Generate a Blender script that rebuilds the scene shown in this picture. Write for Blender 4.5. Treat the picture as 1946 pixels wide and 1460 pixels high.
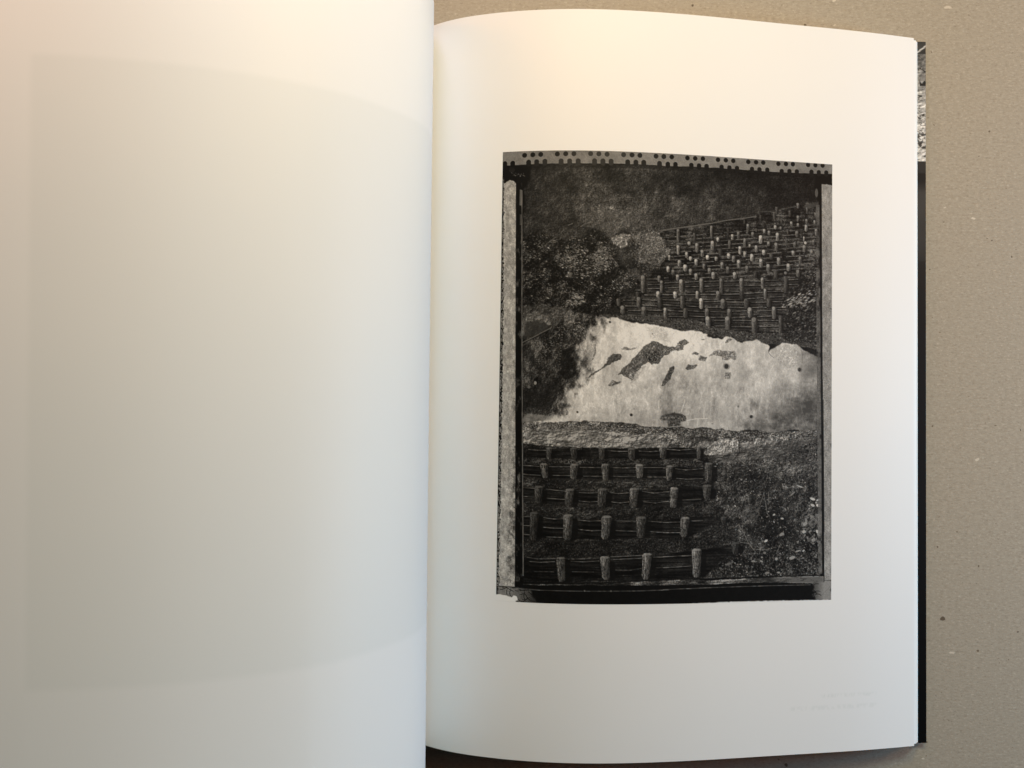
import bpy, math, random
import numpy as np

# ------------------------------------------------------------------ scene, camera, world, lights
sc = bpy.context.scene
for o in list(bpy.data.objects):
    bpy.data.objects.remove(o)
C = sc.collection

cam_data = bpy.data.cameras.new("camera")
cam = bpy.data.objects.new("camera", cam_data)
C.objects.link(cam)
cam_data.sensor_width = 36.0
cam_data.lens = 1450.0 / 1946.0 * 36.0
cam_data.clip_start = 0.01
cam_data.clip_end = 50.0
cam.location = (0, 0, 0.395)
cam.rotation_euler = (0.02895, 0, 0)
sc.camera = cam

sc.view_settings.view_transform = 'Standard'
sc.view_settings.look = 'None'
sc.view_settings.exposure = 0.0
sc.view_settings.gamma = 1.0
sc.view_settings.use_curve_mapping = False
sc.render.engine = 'CYCLES'
sc.cycles.use_denoising = True
sc.cycles.max_bounces = 8
sc.cycles.diffuse_bounces = 4

WORLD = (0.0, 0.0, 0.0)
# (location, aim point, size, energy colour in watts per channel)
LIGHTS = [
    ((0.3991, 2.2632, 1.9284), (0, 0, 0), 0.630, (23.972, 31.738, 31.438)),
    ((0.0614, 0.3482, 0.3536), (0, 0, 0), 0.105, (1.015, 0.732, 0.282)),
    ((0.7825, 0.0000, 0.1663), (0, 0, 0), 0.168, (1.030, 2.710, 3.854)),
    ((-0.3317, 0.2783, 0.2500), (0, 0, 0), 0.105, (0.228, 0.100, 0.041)),
    ((-0.0752, 0.4264, 0.2500), (0, 0, 0), 0.105, (0.331, 0.284, 0.396)),
    ((0.6813, 0.2480, 0.3381), (0, 0, 0), 0.168, (1.499, 0.755, 0.307)),
    ((0.7250, 0.0000, 0.3381), (0, 0, 0), 0.168, (0.993, 0.399, 0.211)),
]

world = bpy.data.worlds.new("World")
sc.world = world
world.use_nodes = True
world.node_tree.nodes["Background"].inputs[0].default_value = (*WORLD, 1)
world.node_tree.nodes["Background"].inputs[1].default_value = 1.0

from mathutils import Vector
for (loc, aim, size, col) in LIGHTS:
    m = max(col)
    ld = bpy.data.lights.new("room_light", 'AREA')
    ld.shape = 'DISK'
    ld.size = size
    ld.energy = m
    ld.color = tuple(c / m for c in col)
    lo = bpy.data.objects.new("room_light", ld)
    lo.location = loc
    lo.rotation_euler = (Vector(aim) - Vector(loc)).to_track_quat('-Z', 'Y').to_euler()
    C.objects.link(lo)

# ------------------------------------------------------------------ helpers
def lin(s):
    s = np.asarray(s, float)
    return np.where(s <= 0.04045, s / 12.92, ((s + 0.055) / 1.055) ** 2.4)

def mesh_obj(name, verts, faces, mat, parent=None, smooth=True):
    me = bpy.data.meshes.new(name)
    me.from_pydata([tuple(v) for v in verts], [], faces)
    me.validate()
    me.update()
    if smooth:
        me.polygons.foreach_set("use_smooth", [True] * len(me.polygons))
    me.materials.append(mat)
    o = bpy.data.objects.new(name, me)
    C.objects.link(o)
    if parent:
        o.parent = parent
    return o

def grid_obj(name, P, mat, parent=None, colors=None, uv=True):
    """P: (rows, cols, 3) positions -> one sheet"""
    r, c, _ = P.shape
    me = bpy.data.meshes.new(name)
    n = r * c
    me.vertices.add(n)
    me.vertices.foreach_set("co", P.reshape(-1).astype(np.float32))
    i, j = np.meshgrid(np.arange(r - 1), np.arange(c - 1), indexing='ij')
    a = (i * c + j).reshape(-1)
    q = np.stack([a, a + c, a + c + 1, a + 1], 1)
    nf = len(q)
    me.loops.add(nf * 4)
    me.loops.foreach_set("vertex_index", q.reshape(-1).astype(np.int32))
    me.polygons.add(nf)
    me.polygons.foreach_set("loop_start", (np.arange(nf) * 4).astype(np.int32))
    me.polygons.foreach_set("use_smooth", np.ones(nf, bool))
    if uv:
        ul = me.uv_layers.new(name="uv")
        vi = q.reshape(-1)
        U = (vi % c) / (c - 1.0)
        V = 1 - (vi // c) / (r - 1.0)
        ul.data.foreach_set("uv", np.stack([U, V], 1).reshape(-1).astype(np.float32))
    me.update(calc_edges=True)
    if colors is not None:
        ca = me.color_attributes.new("ink", 'FLOAT_COLOR', 'POINT')
        full = np.ones((n, 4), np.float32)
        full[:, :3] = colors.reshape(-1, 3)
        ca.data.foreach_set("color", full.reshape(-1))
    me.materials.append(mat)
    o = bpy.data.objects.new(name, me)
    C.objects.link(o)
    if parent:
        o.parent = parent
    return o

def spline(xk, yk, x):
    """natural cubic spline through arbitrary knots"""
    xk = np.asarray(xk, float); yk = np.asarray(yk, float); x = np.asarray(x, float)
    n = len(xk); h = np.diff(xk)
    A = np.eye(n); b = np.zeros(n)
    for i in range(1, n - 1):
        A[i, i - 1] = h[i - 1]; A[i, i] = 2 * (h[i - 1] + h[i]); A[i, i + 1] = h[i]
        b[i] = 6 * ((yk[i + 1] - yk[i]) / h[i] - (yk[i] - yk[i - 1]) / h[i - 1])
    M = np.linalg.solve(A, b)
    i = np.clip(np.searchsorted(xk, x) - 1, 0, n - 2)
    d = x - xk[i]; e = xk[i + 1] - x; H = h[i]
    return (M[i] * e**3 + M[i + 1] * d**3) / (6 * H) + (yk[i] / H - M[i] * H / 6) * e + (yk[i + 1] / H - M[i + 1] * H / 6) * d

class NT:
    def __init__(s, name):
        s.m = bpy.data.materials.new(name); s.m.use_nodes = True
        s.t = s.m.node_tree; s.n = s.t.nodes
        s.b = s.n["Principled BSDF"]
    def add(s, kind, **kw):
        nd = s.n.new(kind)
        for k, v in kw.items():
            if isinstance(v, tuple) and k == 'ins':
                for a, val in v:
                    if isinstance(val, bpy.types.NodeSocket): s.t.links.new(val, nd.inputs[a])
                    else: nd.inputs[a].default_value = val
            else: setattr(nd, k, v)
        return nd
    def link(s, a, b): s.t.links.new(a, b)
    def math(s, op, a, b=None, c=None):
        ins = [(0, a)]
        if b is not None: ins.append((1, b))
        if c is not None: ins.append((2, c))
        return s.add('ShaderNodeMath', operation=op, ins=tuple(ins)).outputs[0]
    def smooth(s, x, lo, hi, a=0.0, b=1.0):
        nd = s.add('ShaderNodeMapRange', interpolation_type='SMOOTHSTEP', ins=((0, x), (1, lo), (2, hi), (3, a), (4, b)))
        return nd.outputs[0]
    def mix(s, fac, a, b, mode='MIX'):
        nd = s.n.new('ShaderNodeMix'); nd.data_type = 'RGBA'; nd.blend_type = mode
        for k, v in ((0, fac), (6, a), (7, b)):
            if isinstance(v, bpy.types.NodeSocket): s.link(v, nd.inputs[k])
            else: nd.inputs[k].default_value = v
        return nd.outputs[2]

PAPER = (0.80, 0.80, 0.79, 1)

def paper_material(name, boxes=(), translucent=0.0):
    """matt coated paper; boxes = ink of the other side faintly visible: (u0,u1,v0,v1,soft,strength)"""
    t = NT(name)
    uv = t.add('ShaderNodeUVMap').outputs[0]
    sep = t.add('ShaderNodeSeparateXYZ', ins=((0, uv),))
    U, V = sep.outputs[0], sep.outputs[1]
    oc = t.add('ShaderNodeTexCoord').outputs['Object']
    nz = t.add('ShaderNodeTexNoise', ins=(('Vector', oc), ('Scale', 14.0), ('Detail', 3.0)))
    mott = t.smooth(nz.outputs[0], 0.3, 0.7)
    col = t.mix(mott, (0.795, 0.803, 0.822, 1), (0.783, 0.795, 0.818, 1))
    for (u0, u1, v0, v1, sf, st, line) in boxes:
        a = t.smooth(U, u0 - sf, u0 + sf); b = t.smooth(U, u1 - sf, u1 + sf, 1.0, 0.0)
        c = t.smooth(V, v0 - sf * .7, v0 + sf * .7); d = t.smooth(V, v1 - sf * .7, v1 + sf * .7, 1.0, 0.0)
        m = t.math('MULTIPLY', t.math('MULTIPLY', a, b), t.math('MULTIPLY', c, d))
        if line:
            mp = t.add('ShaderNodeMapping', ins=(('Vector', oc), ('Scale', (700, 250, 1))))
            n2 = t.add('ShaderNodeTexNoise', ins=(('Vector', mp.outputs[0]), ('Scale', 1.0), ('Detail', 1.0)))
            m = t.math('MULTIPLY', m, t.smooth(n2.outputs[0], 0.35, 0.6))
        k = t.math('MULTIPLY', m, st)
        col = t.mix(k, col, (0.38, 0.45, 0.43, 1))
    t.link(col, t.b.inputs['Base Color'])
    t.b.inputs['Roughness'].default_value = 0.55
    t.b.inputs['Specular IOR Level'].default_value = 0.25
    n3 = t.add('ShaderNodeTexNoise', ins=(('Vector', oc), ('Scale', 900.0), ('Detail', 4.0)))
    n4 = t.add('ShaderNodeTexNoise', ins=(('Vector', oc), ('Scale', 9.0), ('Detail', 1.0)))
    bp = t.add('ShaderNodeBump', ins=(('Strength', 0.12), ('Distance', 0.00006), ('Height', n3.outputs[0])))
    bp2 = t.add('ShaderNodeBump', ins=(('Strength', 0.25), ('Distance', 0.0012), ('Height', n4.outputs[0]), ('Normal', bp.outputs[0])))
    t.link(bp2.outputs[0], t.b.inputs['Normal'])
    if translucent:
        tr = t.add('ShaderNodeBsdfTranslucent', ins=(('Color', col),))
        mx = t.add('ShaderNodeMixShader', ins=((0, translucent), (1, t.b.outputs[0]), (2, tr.outputs[0])))
        t.link(mx.outputs[0], t.n['Material Output'].inputs['Surface'])
    return t.m

def print_material(name, rough, spec):
    t = NT(name)
    at = t.add('ShaderNodeAttribute', attribute_name="ink")
    t.link(at.outputs['Color'], t.b.inputs['Base Color'])
    t.b.inputs['Roughness'].default_value = rough
    t.b.inputs['Specular IOR Level'].default_value = spec
    return t.m

def board_material():
    t = NT("grey_millboard")
    oc = t.add('ShaderNodeTexCoord').outputs['Object']
    def noise(scale, det, sx=1, sy=1, rough=0.6, off=0.0):
        mp = t.add('ShaderNodeMapping', ins=(('Vector', oc), ('Location', (off, off, 0)), ('Scale', (sx, sy, 1))))
        return t.add('ShaderNodeTexNoise', ins=(('Vector', mp.outputs[0]), ('Scale', scale), ('Detail', det), ('Roughness', rough))).outputs[0]
    fib = noise(420, 4, 0.7, 1.1, 0.7)
    fine = noise(1000, 3, 0.55, 1.1, 0.75, 3.1)
    big = noise(7, 3, 1, 1, 0.5, 1.7)
    col = t.mix(t.smooth(fib, 0.3, 0.7), BOARD_A, BOARD_B)
    col = t.mix(t.smooth(big, 0.35, 0.65, 0, 0.5), col, BOARD_C)
    col = t.mix(t.smooth(fine, 0.54, 0.72, 0, 0.55), col, (0.58, 0.53, 0.45, 1))
    col = t.mix(t.smooth(fine, 0.46, 0.30, 0, 0.5), col, (0.19, 0.16, 0.125, 1))
    mid = noise(260, 4, 0.7, 1.1, 0.75, 5.5)
    col = t.mix(t.smooth(mid, 0.42, 0.26, 0, 0.35), col, (0.22, 0.19, 0.15, 1))
    col = t.mix(t.smooth(mid, 0.58, 0.74, 0, 0.3), col, (0.50, 0.46, 0.39, 1))
    wob = t.add('ShaderNodeTexNoise', ins=(('Vector', oc), ('Scale', 350.0), ('Detail', 2.0)))
    warp = t.add('ShaderNodeVectorMath', operation='SCALE', ins=((0, wob.outputs[1]), ('Scale', 0.0022)))
    pos = t.add('ShaderNodeVectorMath', operation='ADD', ins=((0, oc), (1, warp.outputs[0]))).outputs[0]
    def specks(cell, radius, keep, colour, sx, sy, strength, off):
        nonlocal col
        mp = t.add('ShaderNodeMapping', ins=(('Vector', pos), ('Location', (off, off * .7, 0)), ('Scale', (sx, sy, 0.0))))
        v = t.add('ShaderNodeTexVoronoi', ins=(('Vector', mp.outputs[0]), ('Scale', 1.0 / cell)))
        cs = t.add('ShaderNodeSeparateColor', ins=((0, v.outputs['Color']),))
        r = t.math('MULTIPLY', cs.outputs[1], radius)
        inside = t.smooth(t.math('SUBTRACT', v.outputs['Distance'], r), 0.0, 0.02, 1.0, 0.0)
        k = t.math('MULTIPLY', inside, t.math('GREATER_THAN', cs.outputs[0], keep))
        col = t.mix(t.math('MULTIPLY', k, strength), col, colour)
    specks(0.009, 0.060, 0.30, (0.10, 0.075, 0.05, 1), 1, 1, 0.8, 12.7)
    specks(0.0045, 0.075, 0.45, (0.15, 0.12, 0.09, 1), 0.7, 1.3, 0.6, 15.1)
    specks(0.010, 0.085, 0.60, (0.66, 0.61, 0.53, 1), 0.7, 1.2, 0.7, 17.9)
    specks(0.012, 0.075, 0.35, (0.085, 0.06, 0.04, 1), 1, 1, 0.85, 0.0)
    specks(0.007, 0.055, 0.5, (0.17, 0.13, 0.09, 1), 0.8, 1.2, 0.7, 4.3)
    specks(0.016, 0.06, 0.55, (0.68, 0.62, 0.53, 1), 0.6, 1.3, 0.6, 7.7)
    specks(0.006, 0.07, 0.6, (0.52, 0.47, 0.38, 1), 0.7, 1.2, 0.5, 2.9)
    specks(0.034, 0.036, 0.55, (0.05, 0.04, 0.03, 1), 1, 1, 0.9, 9.1)
    t.link(col, t.b.inputs['Base Color'])
    t.b.inputs['Roughness'].default_value = 0.9
    t.b.inputs['Specular IOR Level'].default_value = 0.1
    h = t.math('ADD', fib, t.math('MULTIPLY', fine, 0.6))
    bp = t.add('ShaderNodeBump', ins=(('Strength', 0.45), ('Distance', 0.00022), ('Height', h)))
    t.link(bp.outputs[0], t.b.inputs['Normal'])
    return t.m

BOARD_A = (0.335, 0.300, 0.246, 1)
BOARD_B = (0.388, 0.350, 0.292, 1)
BOARD_C = (0.352, 0.322, 0.272, 1)

def page_edge_material():
    t = NT("page_edges")
    oc = t.add('ShaderNodeTexCoord').outputs['Object']
    mp = t.add('ShaderNodeMapping', ins=(('Vector', oc), ('Scale', (900, 6, 5000))))
    nz = t.add('ShaderNodeTexNoise', ins=(('Vector', mp.outputs[0]), ('Scale', 1.0), ('Detail', 2.0)))
    col = t.mix(t.smooth(nz.outputs[0], 0.35, 0.65), (0.62, 0.61, 0.59, 1), (0.8, 0.8, 0.785, 1))
    t.link(col, t.b.inputs['Base Color'])
    t.b.inputs['Roughness'].default_value = 0.7
    return t.m

# ------------------------------------------------------------------ the setting
board = NT
table = mesh_obj("table_surface", [(-1.5, -1.2, 0), (1.5, -1.2, 0), (1.5, 1.2, 0), (-1.5, 1.2, 0)], [(0, 1, 2, 3)], board_material(), smooth=False)
table['kind'] = 'structure'
table['label'] = 'speckled grey brown cardboard surface under the book'

# ------------------------------------------------------------------ the book
TX, TY, ROT = 0.00462, 0.01251, -0.01469
HV = 0.18
book = bpy.data.objects.new("open_book", None)
C.objects.link(book)
book.location = (TX, TY, 0)
book.rotation_euler = (0, 0, ROT)
book['label'] = 'open photo book with a lifting blank left leaf and a black and white photograph'
book['category'] = 'book'

# right page profile: height of the sheet above the table, from the gutter to the fore edge
RX = [-0.052, -0.045, -0.0178, 0.0094, 0.0367, 0.0639, 0.0911, 0.1183, 0.1456, 0.1728, 0.2]
RZ = [0.0095, 0.0144, 0.0255, 0.0302, 0.0311, 0.0292, 0.0257, 0.0214, 0.0171, 0.0126, 0.0071]
def rz(x): return spline(RX, RZ, x)

# cover
def cover():
    t = NT("black_cover")
    t.b.inputs['Base Color'].default_value = (0.004, 0.004, 0.004, 1)
    t.b.inputs['Roughness'].default_value = 0.45
    t.b.inputs['Specular IOR Level'].default_value = 0.15
    import bmesh
    bm = bmesh.new()
    X0, X1, T = -0.305, 0.2083, 0.0028
    prof = [(X0, 0), (X0, T), (-0.062, T), (-0.058, T + .0004), (-0.046, T + .0004), (-0.042, T), (X1, T), (X1, 0)]
    rings = []
    for v in (-HV - 0.0003, HV + 0.0003):
        rings.append([bm.verts.new((x, v, z + 0.0002)) for x, z in prof])
    n = len(prof)
    for i in range(n):
        bm.faces.new((rings[0][i], rings[0][(i + 1) % n], rings[1][(i + 1) % n], rings[1][i]))
    bm.faces.new(rings[0][::-1]); bm.faces.new(rings[1])
    bmesh.ops.recalc_face_normals(bm, faces=bm.faces)
    bmesh.ops.bevel(bm, geom=list(bm.edges), offset=0.00025, segments=2, affect='EDGES', profile=0.5)
    me = bpy.data.meshes.new("cover"); bm.to_mesh(me); bm.free()
    me.materials.append(t.m)
    o = bpy.data.objects.new("cover", me); C.objects.link(o); o.parent = book
    return o
cov = cover()

def block(name, xs, zs, zb, foot, hv):
    """stack of pages: top follows the sheet, sides carry the page edges"""
    prof = list(zip(xs, zs)) + foot
    prof += [(foot[-1][0], zb), (xs[0], zb)]
    n = len(prof)
    V = [(x, -hv, z) for x, z in prof] + [(x, hv, z) for x, z in prof]
    F = [(i, (i + 1) % n, n + (i + 1) % n, n + i) for i in range(n)]
    # end caps as strips down to the base line
    k = len(xs) + len(foot)
    base = len(V)
    for s in (-hv, hv):
        for i in range(k): V.append((prof[i][0], s, zb))
    for q, b0 in ((0, base), (n, base + k)):
        for i in range(k - 1):
            F.append((q + i, q + i + 1, b0 + i + 1, b0 + i))
    return mesh_obj(name, V, F, edge_mat, book, smooth=False)
edge_mat = page_edge_material()
xs = np.linspace(-0.0515, 0.1985, 70)
ptop = block("page_block", list(xs), list(rz(xs) - 0.0009), 0.0031,
      [(0.1994, 0.0060), (0.2010, 0.0054), (0.2026, 0.0047), (0.2034, 0.0038)], HV - 0.0006)
xs2 = np.linspace(-0.055, -0.292, 50)
lz = spline([-0.30, -0.25, -0.18, -0.10, -0.075, -0.0525], [0.0065, 0.0085, 0.0125, 0.0155, 0.0145, 0.0095], xs2)
block("page_block", list(xs2), list(lz), 0.0031, [(-0.2935, 0.0045)], HV - 0.0006)

LEFT_TOP = (xs2, lz)
def sheet(name, px, pz, hv, mat, rows=60, thick=0.00013, curl=None):
    """one leaf of paper with a real thickness"""
    V = np.linspace(hv, -hv, rows)
    n = len(px)
    P = np.zeros((rows, n, 3))
    P[:, :, 0] = px[None]; P[:, :, 1] = V[:, None]; P[:, :, 2] = pz[None]
    if curl is not None:
        dx, dz_ = curl(V)
        P[:, :, 0] += dx; P[:, :, 2] += dz_
    o = grid_obj(name, P, mat, book)
    md = o.modifiers.new("thickness", 'SOLIDIFY')
    md.thickness = thick; md.offset = -1.0
    es = o.modifiers.new("crisp_edges", 'EDGE_SPLIT'); es.split_angle = math.radians(50)
    return o

# show-through of the next plate's caption near the lower right corner: two faint lines
right_mat = paper_material("right_paper", boxes=(
    (0.800, 0.916, 0.0740, 0.0785, 0.003, 0.14, True), (0.735, 0.916, 0.0580, 0.0635, 0.003, 0.12, True)))
xr = np.linspace(-0.0515, 0.1998, 140)
right = sheet("page", xr, rz(xr), HV, right_mat)
right['label'] = 'white right hand page with a wide blank margin'
# a second leaf peeking out from under it along the fore edge
xl = np.concatenate([np.linspace(0.02, 0.19, 30), np.array([0.1950, 0.1985, 0.2003, 0.2014])])
zl = np.concatenate([rz(np.linspace(0.02, 0.19, 30)) - 0.0004, np.array([rz(0.195) - .0004, rz(0.1985) - .0004, 0.00655, 0.0062])])
under = sheet("page", xl, zl, HV - 0.0008, paper_material("under_paper"))
under['label'] = 'edge of the next white page showing past the fore edge'

# the page lying on the left stack below the lifted leaf
lower = sheet("page", np.linspace(-0.292, -0.056, 50), np.interp(np.linspace(-0.292, -0.056, 50), LEFT_TOP[0][::-1], LEFT_TOP[1][::-1]) + 0.0006, HV - 0.0004, paper_material("lower_paper"))
lower['label'] = 'white page lying flat under the lifted left leaf'

# left leaf, rising out of the gutter and turning over to the left
LP = np.array([(-0.0520, 0.0100), (-0.0472, 0.0225), (-0.0438, 0.0360), (-0.0425, 0.0470), (-0.0430, 0.0560), (-0.0452, 0.0650),
               (-0.0555, 0.0825), (-0.0730, 0.1010), (-0.1020, 0.1170), (-0.1310, 0.1262), (-0.1700, 0.1320), (-0.2000, 0.1335), (-0.2180, 0.1330)])
d = np.concatenate([[0], np.cumsum(np.hypot(*np.diff(LP, axis=0).T))])
s = np.linspace(0, d[-1], 160)
lx, lzz = spline(d, LP[:, 0], s), spline(d, LP[:, 1], s)
LEN = d[-1]
# picture printed on the hidden side shows faintly through the leaf
s_left = np.interp(-0.1715, lx[::-1][:120], s[::-1][:120])
left_mat = paper_material("left_paper", boxes=((1 - s_left / LEN, 1 - 0.030 / LEN, 0.200, 0.814, 0.007, 0.095, False),), translucent=0.12)
# the leaf is turned slightly askew: its foot is lifted higher than its head
fr_ = (s / LEN)[::-1]
TWX = np.interp(fr_, [0, .12, .24, .45, .82, 1], [0, -.008, -.025, -.055, -.088, -.095])
TWZ = np.interp(fr_, [0, .12, .24, .45, .82, 1], [0, -.03, -.06, -.085, -.10, -.105])
left = sheet("page", lx[::-1].copy(), lzz[::-1].copy(), HV, left_mat, curl=lambda V: (V[:, None] * TWX[None], V[:, None] * TWZ[None]))
left['label'] = 'lifted blank left hand page with the picture on its back showing faintly through'

# ------------------------------------------------------------------ the printed photograph (flat ink on the page)
W, H = 661, 860
rng = np.random.RandomState(7)
CU = [319.316, 3.939, -0.032, -0.0, 330.455, -2.615, 0.013, 12.323, -0.067, 4.082]
CV = [430.683, 431.424, -3.688, 0.006, -6.227, 8.263, 0.06, -1.351, 8.592, 0.472]
EX = [(i, j) for i in range(4) for j in range(4 - i)]
ORG = {1: (940, 280), 2: (1260, 280), 3: (940, 520), 4: (1260, 520), 5: (940, 760), 6: (1260, 760), 7: (940, 920), 8: (1260, 920), 0: None}
def M(reg, pts):
    """measured position on the print -> print coordinates"""
    p = np.array(pts, float).reshape(-1, 2)
    if reg: p = p / 5.84 + np.array(ORG[reg])
    x = (p[:, 0] - 1265) / 320; y = (p[:, 1] - 717) / 430
    B = np.stack([x**i * y**j for i, j in EX], 1)
    return np.stack([B @ CU, B @ CV], 1)

def noise(cell, seed, cellx=None):
    r = np.random.RandomState(seed); cx = cellx or cell
    gh, gw = int(H / cell) + 3, int(W / cx) + 3
    g = r.rand(gh, gw)
    y = np.arange(H) / cell; x = np.arange(W) / cx
    yi = y.astype(int); xi = x.astype(int); fy = y - yi; fx = x - xi
    fy = fy * fy * (3 - 2 * fy); fx = fx * fx * (3 - 2 * fx)
    a = g[yi][:, xi]; b = g[yi][:, xi + 1]; c = g[yi + 1][:, xi]; e = g[yi + 1][:, xi + 1]
    return (a * (1 - fx) + b * fx) * (1 - fy)[:, None] + (c * (1 - fx) + e * fx) * fy[:, None]
def fbm(cell, seed, octs=4, ax=1.0):
    t = 0; wsum = 0
    for k in range(octs):
        w = 0.6**k; t = t + w * noise(max(cell / 2**k, 1.01), seed + k * 17, max(cell * ax / 2**k, 1.01)); wsum += w
    return t / wsum
def nrm(a): return (a - a.mean()) / a.std()
def relief(cell, seed, octs=4, ax=1.0, d=1):
    h = fbm(cell, seed, octs, ax)
    return nrm(h - np.roll(h, (d, d), (0, 1)))
def organic(base, seed, big=.35, mid=.3, fine=.3, rel=.3, cells=(34, 11, 3), ax=1.0):
    return base * np.exp(big * nrm(fbm(cells[0], seed, 3, ax)) + mid * nrm(fbm(cells[1], seed + 1, 3, ax)) + fine * nrm(noise(1.7, seed + 2)) * .6 + rel * relief(cells[2] * 1.6, seed + 3, 3, ax))
WX = (fbm(9, 101, 3) - .5); WY = (fbm(9, 202, 3) - .5)
G = np.full((H, W), 26.0)
YY, XX = np.mgrid[0:H, 0:W].astype(float)

def blur(a, r):
    a = a.copy()
    for _ in range(r):
        a = (np.pad(a, ((1, 1), (0, 0)), 'edge')[:-2] + 2 * a + np.pad(a, ((1, 1), (0, 0)), 'edge')[2:]) / 4
        a = (np.pad(a, ((0, 0), (1, 1)), 'edge')[:, :-2] + 2 * a + np.pad(a, ((0, 0), (1, 1)), 'edge')[:, 2:]) / 4
    return a

def pmask(reg, pts, rag=0.0, soft=0, mapped=False):
    P = np.asarray(pts, float) if mapped else M(reg, pts)
    acc = np.zeros((H, W))
    y0 = max(int(P[:, 1].min() - rag - 2), 0); y1 = min(int(P[:, 1].max() + rag + 3), H)
    x0 = max(int(P[:, 0].min() - rag - 2), 0); x1 = min(int(P[:, 0].max() + rag + 3), W)
    if y1 <= y0 or x1 <= x0: return acc
    xx = XX[y0:y1, x0:x1] + WX[y0:y1, x0:x1] * rag * 2; yy = YY[y0:y1, x0:x1] + WY[y0:y1, x0:x1] * rag * 2
    m = np.zeros(xx.shape)
    for ox, oy in ((.25, .25), (.75, .25), (.25, .75), (.75, .75)):
        ins = np.zeros(xx.shape, bool); px = xx + ox; py = yy + oy
        for (ax, ay), (bx, by) in zip(P, np.roll(P, -1, 0)):
            if ay == by: continue
            c = ((ay > py) != (by > py)) & (px < (bx - ax) * (py - ay) / (by - ay) + ax)
            ins ^= c
        m += ins * .25
    acc[y0:y1, x0:x1] = m
    return blur(acc, soft) if soft else acc

def comp(mask, val):
    global G
    G = G * (1 - mask) + val * mask
def poly(reg, pts, val, rag=0.0, soft=0, a=1.0): comp(pmask(reg, pts, rag, soft) * a, val)

def stamp(cx, cy, rx, ry, ang, val, a=1.0, sq=2.0):
    R = int(max(rx, ry) + 2)
    x0, x1 = max(int(cx) - R, 0), min(int(cx) + R + 1, W); y0, y1 = max(int(cy) - R, 0), min(int(cy) + R + 1, H)
    if x1 <= x0 or y1 <= y0: return
    dx = XX[y0:y1, x0:x1] + .5 - cx; dy = YY[y0:y1, x0:x1] + .5 - cy
    c, s_ = math.cos(ang), math.sin(ang)
    u = (c * dx + s_ * dy) / rx; v = (-s_ * dx + c * dy) / ry
    dd = np.sqrt(u * u + v * v)
    m = np.clip((1 - dd) * min(rx, ry) + .5, 0, 1) * a
    g = G[y0:y1, x0:x1]
    g += (val - g) * m
def disc(reg, x, y, r, val, a=1.0, ry=None):
    p = M(reg, [(x, y)])[0]
    stamp(p[0], p[1], r / 5.84, (ry or r) / 5.84, 0, val, a)
def spot(reg, x, y, r, val, a=.9):
    p = M(reg, [(x, y)])[0]; r /= 5.84
    stamp(p[0], p[1], r * 1.15, r, .4, val * 1.6, a * .5); stamp(p[0] - .2, p[1], r * .7, r * .75, 0, val, a)
def line(reg, pts, w, val, a=1.0, broken=0.0, mapped=False):
    P = np.asarray(pts, float) if mapped else M(reg, pts)
    for (ax, ay), (bx, by) in zip(P[:-1], P[1:]):
        L = math.hypot(bx - ax, by - ay)
        if L < .01: continue
        x0, x1 = max(int(min(ax, bx) - w - 1), 0), min(int(max(ax, bx) + w + 2), W)
        y0, y1 = max(int(min(ay, by) - w - 1), 0), min(int(max(ay, by) + w + 2), H)
        if x1 <= x0 or y1 <= y0: continue
        dx = XX[y0:y1, x0:x1] + .5 - ax; dy = YY[y0:y1, x0:x1] + .5 - ay
        t = np.clip((dx * (bx - ax) + dy * (by - ay)) / L / L, 0, 1)
        dd = np.hypot(dx - t * (bx - ax), dy - t * (by - ay))
        m = np.clip(w / 2 + .5 - dd, 0, 1) * min(1, w if w < 1 else 1) * a
        if broken: m = m * np.clip(1 - broken * 2 * NB[y0:y1, x0:x1], 0, 1)
        g = G[y0:y1, x0:x1]
        g += (val - g) * m
NB = noise(5, 77)

def scatter(mask, n, size, vals, seed, ang=(0, math.pi), aspect=(1.3, 2.6), alpha=(.5, 1.0)):
    r = np.random.RandomState(seed)
    ys, xs_ = np.nonzero(mask > .5)
    if len(ys) == 0: return
    k = r.randint(0, len(ys), n)
    sz = size[0] + (size[1] - size[0]) * r.rand(n) ** 2.2
    vv = vals[0] + (vals[1] - vals[0]) * r.rand(n) ** 1.8
    an = ang[0] + (ang[1] - ang[0]) * r.rand(n); asp = aspect[0] + (aspect[1] - aspect[0]) * r.rand(n); al = alpha[0] + (alpha[1] - alpha[0]) * r.rand(n)
    for i in range(n):
        stamp(xs_[k[i]] + r.rand(), ys[k[i]] + r.rand(), sz[i] * asp[i] ** .5, sz[i] / asp[i] ** .5, an[i], vv[i], al[i])

# --- hillside and brush ----------------------------------------------------
yf = YY / H; xf = XX / W
hill = 42 + 28 * np.exp(-(((xf - .36) / .30) ** 2 + ((yf - .10) / .16) ** 2)) + 10 * np.exp(-(((xf - .5) / .3) ** 2 + ((yf - .2) / .1) ** 2))
hill -= 12 * np.clip((xf - .6) / .3, 0, 1)
hill -= 16 * np.clip((.16 - xf) / .12, 0, 1)
tex = fbm(2.6, 11, 2, 1.3) - .5; tex2 = fbm(34, 12, 5) - .5; tex3 = fbm(7, 13, 3) - .5
G[:] = organic(hill * (.80 - .12 * np.exp(-(yf - .05) ** 2 / .003)), 500, .15, .13, .16, .12)
hillm = pmask(0, [(985, 330), (1560, 330), (1560, 400), (1250, 440), (1270, 520), (1170, 600), (985, 590)])
scatter(hillm, 5000, (.5, 1.2), (30, 82), 21, ang=(-.9, .9), aspect=(1.5, 4), alpha=(.2, .5))
scatter(hillm, 5200, (.5, 1.5), (12, 26), 22, alpha=(.3, .7))
line(1, [(1190, 700), (1270, 830), (1310, 950)], 1.2, 40, .5)
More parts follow.
